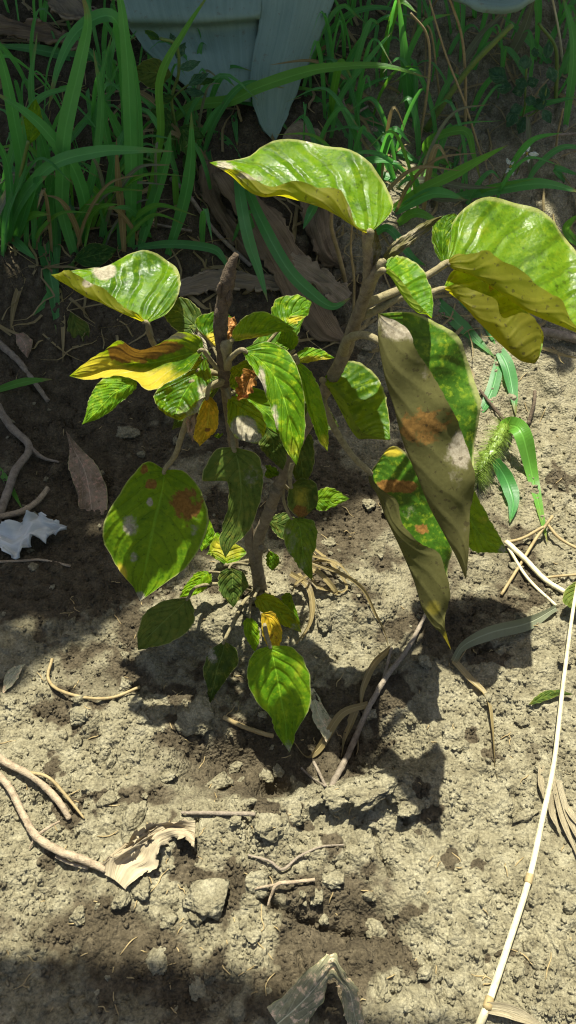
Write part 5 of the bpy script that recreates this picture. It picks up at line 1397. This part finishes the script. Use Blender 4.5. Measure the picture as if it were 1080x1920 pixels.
ground_leaf('dead_leaf', 'rounded grey-green leaf at the upper end of the long straw stalk', 'leaf', [(1095, 1085), ((1070, 1096), (1088, 1105), (1100, 1110)), ((1054, 1118), (1078, 1122), (1100, 1125)), ((1062, 1136), (1080, 1138), (1100, 1138)), (1090, 1144)], 'leaf_shade', lift=.03, nu=8, nv=18)
ground_leaf('dead_leaf', 'curled small brown leaf on the shaded soil near the spoon-shaped seedling', 'leaf', [(28, 625), ((45, 622), (40, 635), (30, 640)), ((60, 640), (48, 650), (36, 652)), (50, 668)], 'leaf_dead', lift=.01, nu=6, nv=16, curl=.004)
ground_leaf('dead_leaf', 'withered green-grey sliver leaf lying near the long stalk', 'leaf', [(990, 1322), ((1012, 1300), (1014, 1310), (1012, 1318)), ((1045, 1292), (1046, 1300), (1044, 1306)), (1075, 1302)], 'leaf_shade', lift=.008, nu=6, nv=16)
# sticks and roots on the left
fk = thing('forked_stick', 'dry forked tan stick beside the white scrap', 'stick', on_ground(10, 960))
rod('stem', 0, 0, [(-15, 745, .03), (20, 800, .016), (55, 838, .012), (30, 890, .010), (12, 930, .008), (-15, 1000, .006)], [16, 15, 14, 15, 16, 18], 'twig', parent=fk)
rod('fork', 0, 0, [(0, 970, .008), (40, 962, .010), (70, 940, .012), (90, 915, .014)], [12, 12, 11, 10], 'root', parent=fk)
rod('fork', 0, 0, [(55, 838, .012), (80, 858, .006), (112, 872, .003)], [10, 7, 4], 'twig', parent=fk)
rod('twig', 'thin brown dry stalk slanting across the shaded soil above the forked stick', 'twig', [(-10, 640, .008), (30, 672, .008), (60, 712, .006), (90, 752, .004)], [13, 12, 10, 8], 'twig')
rod('twig', 'thin pale root hair lying below the white scrap', 'root', [(-5, 1058, .003), (40, 1052, .004), (80, 1050, .003), (132, 1062, .003)], 5, 'root')
rt = thing('root', 'stripped pale root curving over lit soil to the papery scrap', 'root', on_ground(100, 1590))
rod('stem', 0, 0, [(-10, 1448, .004), (20, 1480, .008), (45, 1530, .010), (68, 1568, .012), (110, 1595, .012), (155, 1612, .010), (200, 1632, .006)], [13, 14, 14, 15, 16, 15, 14], 'root', parent=rt)
rod('side_root', 0, 0, [(68, 1568, .012), (90, 1552, .014), (112, 1540, .010)], [7, 6, 4], 'root', parent=rt)
rod('side_root', 0, 0, [(66, 1566, .012), (62, 1580, .006), (56, 1592, .003)], 4, 'root', parent=rt)
rod('side_root', 0, 0, [(105, 1606, .006), (130, 1618, .005), (165, 1628, .004)], 7, 'root', parent=rt)
r2 = thing('root', 'short thick pale root ending on lit soil above the curving root', 'root', on_ground(60, 1460))
rod('stem', 0, 0, [(-12, 1412, .010), (10, 1430, .012), (60, 1458, .012), (90, 1482, .010), (115, 1510, .008), (130, 1535, .004)], [15, 14, 13, 14, 13, 11], 'root', parent=r2)
rod('side_root', 0, 0, [(50, 1450, .012), (95, 1465, .014), (130, 1500, .010), (158, 1535, .003)], [6, 6, 6, 4], 'straw_dull', parent=r2)
# papery root bark
pb = thing('root_bark_scrap', 'torn papery tan root bark scrap with a hole on lit soil', 'bark scrap', on_ground(250, 1620))
for rows, off in (([((196, 1640), (215, 1650), (235, 1668)), ((200, 1612), (225, 1620), (262, 1640)), ((218, 1594), (250, 1604), (290, 1628)), ((240, 1570), (272, 1582), (298, 1596)), ((268, 1552), (292, 1562), (312, 1578)), ((300, 1542), (320, 1552), (330, 1572)), ((340, 1538), (348, 1552), (350, 1574)), ((366, 1538), (366, 1556), (364, 1590))], (-.3, .5, -.2)),
                  ([((190, 1618), (196, 1622), (200, 1626)), ((225, 1592), (232, 1598), (236, 1604)), ((262, 1570), (268, 1574), (272, 1582)), ((300, 1545), (306, 1550), (312, 1556))], (-.4, -.4, -.4))):
    p = on_ground(rows[0][1][0], rows[0][1][1], .012)
    leaf_part(pb, float(p[1]), (0, -.2, .98), rows, M['papery'], off=off, anchor=rows[0][1], ripple=.004, rfreq=2.5, quilt=0, name='sheet', nu=10, nv=50, ragged=7, wavy=.005)
# twigs on the lit soil
rod('twig', 'straight thin grey twig level in the lit soil below the hollow', 'twig', [(340, 1524, .004), (400, 1526, .005), (478, 1528, .004)], [6, 8, 9], 'twig')
rod('twig', 'thin wavy grey twig lying on crumbly soil above the crack', 'twig', [(466, 1606, .004), (505, 1616, .005), (530, 1630, .004), (560, 1608, .005), (600, 1592, .005), (645, 1586, .004)], [4, 5, 6, 5, 4, 3], 'twig')
rk = thing('root', 'small branching pale rootlet bridging clods near the crack', 'root', on_ground(520, 1660))
rod('stem', 0, 0, [(590, 1650, .006), (550, 1654, .008), (520, 1658, .010), (508, 1680, .006), (502, 1698, .003)], [7, 7, 8, 5, 4], 'root', parent=rk)
rod('side_root', 0, 0, [(520, 1658, .010), (500, 1662, .008), (470, 1668, .004)], 5, 'root', parent=rk)
for lab, lst, w, m in [('curved dry brown stalk on the shadow edge near the low leaves', [(98, 1235, .006), (90, 1270, .006), (110, 1296, .006), (160, 1312, .006), (210, 1308, .006), (262, 1288, .004)], 6, 'straw_dull'),
                       ('short dry brown stalk lying under the small hanging low leaf', [(420, 1350, .004), (450, 1362, .006), (490, 1376, .006), (512, 1382, .004)], 9, 'straw_dull'),
                       ('small dark upright twig on the lit soil above the foxtail', [(1002, 735, .012), (1000, 760, .010), (990, 795, .004)], 7, 'stem_dark'),
                       ('dark thin twig slanting on the soil beside the hanging grass blades', [(900, 732, .006), (930, 770, .008), (955, 800, .004)], 6, 'stem_dark'),
                       ('long grey dead branch along the foot of the bank behind the largest leaf', [(1090, 638, .012), (1050, 628, .014), (1000, 618, .012), (950, 610, .008)], [18, 17, 14, 10], 'twig'),
                       ('thin brown twig slanting across the bank toward the dead stub', [(320, 335, .006), (355, 380, .008), (400, 430, .008), (440, 470, .006), (470, 500, .004)], 8, 'twig'),
                       ('thin pale twig level across the bank behind the upright blades', [(120, 388, .006), (200, 400, .006), (290, 420, .006), (360, 438, .006)], 5, 'twig'),
                       ('thin twig level on the shaded corner soil near the flowers', [(1090, 250, .01), (1040, 262, .01), (990, 268, .006)], 5, 'twig'),
                       ('dead twig leaning against the bank beside the bent agave leaf', [(690, 200, .006), (655, 215, .02), (640, 180, .02), (620, 140, .01)], 5, 'twig')]:
    rod('twig' if 'twig' in lab or 'branch' in lab else 'dry_stalk', lab, 'twig' if 'twig' in lab or 'branch' in lab else 'stalk', lst, w, m)
# upright dry stalks on the bank
def upstalk(label, pts, w, mat, dy=0., y0=None):
    C = blade_points(pts, y0, dy)
    r = px_size(C[0], w * .38)
    v, f, uv = tube(C, np.linspace(r, r * .7, len(C)), 8, 40, .03)
    return setp(obj('dry_stalk', v, f, M[mat], None, base=tuple(C[0]), uvs=uv), label, 'stalk')
ck = upstalk('thick yellow-green cut stalk leaning over the bank', [(798, 245), (822, 208), (880, 128), (960, 46)], 17, 'green_stem', -.04)
upstalk('tall straw-yellow stalk rising past the cut stalk', [(872, 247), (873, 190), (872, 130), (864, 60), (838, -15)], 8, 'straw_dull', -.02)
upstalk('thin brown stalk crossing behind the tall straw-yellow one', [(905, 300), (870, 190), (835, 100), (805, 0)], 6, 'straw_dull', .0)
upstalk('thin olive stalk bending over between grass and tall straw-yellow stalk', [(785, 275), (800, 180), (806, 110), (798, 60), (770, 25)], 7, 'straw_dull', -.01)
upstalk('thin faded stalk among the grass next to the cut stalk', [(825, 190), (818, 130), (808, 60), (790, 40)], 6, 'straw_dull', .0)
upstalk('pale beige stalk hanging in the shaded corner', [(1055, 116), (1048, 60), (1034, -12)], 7, 'straw', .0)
upstalk('short beige bent stalk end in the shaded corner', [(1041, 292), (1046, 250), (1056, 204)], 6, 'straw_dull', -.01)
upstalk('green jointed stem in the shaded corner', [(1042, 188), (1044, 130), (1040, 85), (1010, 44)], 10, 'green_stem', -.01)
upstalk('dry brown runner looping over the grass beyond the cut stalk', [(690, 5), (740, 40), (775, 50), (805, 20), (822, -5)], 7, 'straw_dull', -.02)
upstalk('orange-brown dry stalk standing behind the top leaf', [(648, 530), (636, 480), (622, 430), (622, 395)], 12, 'straw_dull', -.03)
upstalk('thin grey-green stalk standing beside the shrub stem', [(662, 600), (664, 530), (658, 470), (660, 420)], 7, 'straw_dull', -.02)
# dead agave leaf fibres behind the shrub
def bank_leaf(label, rows, mat, lift=.012, n=(0, -.52, .85), **k):
    a = rows[len(rows) // 2][1]
    p = on_ground(a[0], a[1], lift)
    o = leaf_part(None, float(p[1]), n, rows, M[mat], name='dead_agave_leaf', anchor=a[:2], quilt=0, nu=8, ragged=6, wavy=.006, **k)
    solid(o, .004)
    return setp(o, label, 'dead leaf')
bank_leaf('long split grey-brown dead agave leaf twisted down the bank behind the shrub', [((396, 325), (420, 322), (448, 328)), ((418, 365), (450, 362), (484, 360)), ((448, 412), (486, 408), (520, 400)), ((480, 462), (518, 455), (550, 445)), ((508, 512), (545, 505), (580, 500)), ((530, 552), (566, 545), (606, 545)), ((560, 600), (590, 590), (622, 585)), ((600, 640), (616, 626), (640, 615)), (655, 640)], 'fibre', lift=.03, ripple=.012, rfreq=2.2, off=(.8, -.8, .6), nv=50)
bank_leaf('pale flat dead leaf strip lying level behind the blackened stub', [((332, 530), (330, 542), (338, 555)), ((380, 512), (382, 528), (386, 545)), ((430, 506), (432, 522), (436, 542)), ((480, 512), (482, 526), (484, 540)), ((520, 522), (524, 532), (526, 542))], 'fibre_pale', lift=.02, ripple=.004)
bank_leaf('short broken dead leaf strip under the green blade behind the shrub stem', [((548, 472), (540, 486), (536, 500)), ((590, 492), (582, 512), (574, 528)), ((630, 520), (622, 538), (612, 555)), ((660, 548), (652, 560), (642, 572))], 'fibre_pale', lift=.035, ripple=.006)
bank_leaf('rough upright dead leaf base beneath the top leaf', [((560, 345), (585, 340), (612, 345)), ((566, 390), (592, 388), (620, 395)), ((578, 440), (602, 440), (628, 445)), ((600, 485), (618, 482), (640, 480)), (640, 500)], 'fibre', lift=.02, ripple=.008)
bank_leaf('curved dark dead leaf strip beside the pair of green blades', [((380, 300), (396, 300), (412, 305)), ((372, 345), (392, 348), (410, 350)), ((398, 400), (415, 398), (430, 395)), ((430, 450), (446, 446), (460, 440)), (470, 490)], 'fibre', lift=.012, ripple=.006)
bank_leaf('tan papery dead leaf piece at the tip of the bent agave leaf', [((528, 262), (540, 240), (556, 224)), ((548, 272), (562, 252), (580, 236)), ((570, 282), (584, 266), (600, 256)), (612, 282)], 'fibre_pale', lift=.015)
bank_leaf('thick weathered brown dead leaf lying high on the bank behind the grass', [((-30, 20), (-30, 40), (-30, 62)), ((40, 40), (42, 52), (44, 72)), ((90, 48), (92, 60), (94, 80)), ((130, 62), (134, 72), (138, 86)), (160, 82)], 'fibre', lift=.03, ripple=.004)
bank_leaf('pale grey dead leaf high on the bank next to the weathered brown one', [((60, -30), (80, -20), (110, -30)), ((90, 5), (120, 10), (160, 5)), ((110, 25), (140, 30), (180, 22)), (190, 40)], 'fibre_pale', lift=.05)
# white fluffy scrap
ws = ground_leaf('white_scrap', 'torn fluffy white scrap lying on dark shaded soil', 'scrap', [((-40, 975), (-40, 1000), (-40, 1020)), ((-5, 982), (0, 1005), (5, 1030)), ((25, 985), (28, 1015), (30, 1047)), ((52, 968), (52, 1000), (46, 1030)), ((68, 962), (70, 985), (66, 1015)), ((92, 972), (90, 988), (88, 1010)), ((110, 982), (104, 990), (100, 1000)), (124, 990)], 'tissue', lift=.016, ripple=.009, rfreq=5, curl=-.004, quilt=0, ragged=7, wavy=.006)
solid(ws, .002)
# small bits: pale chips and crumbs of straw
r_ = np.random.default_rng(77)
chips = []
for k in range(260):
    px, py = r_.uniform(0, 1080), r_.uniform(700, 1910)
    p = on_ground(px, py); a = r_.uniform(0, 6.28); L = .002 + .010 * r_.uniform() ** 2.5
    d = np.array([math.cos(a), math.sin(a), 0]) * L
    pts = []
    for t in (-1, -.2, .4, 1):
        q = p + d * t + np.array([r_.normal(), r_.normal(), 0]) * L * .12
        pts.append([q[0], q[1], GZ(q[0], q[1]) + .001])
    v, f, uv = tube(np.array(pts), [.0004, .0006, .0006, .0003], 5, 8)
    chips.append((v, f))
V, F = merge(chips)
setp(obj('straw_crumbs', V, F, M['straw_dull']), 'scattered crumbs of straw and rootlets over the soil', 'litter', None, 'stuff')
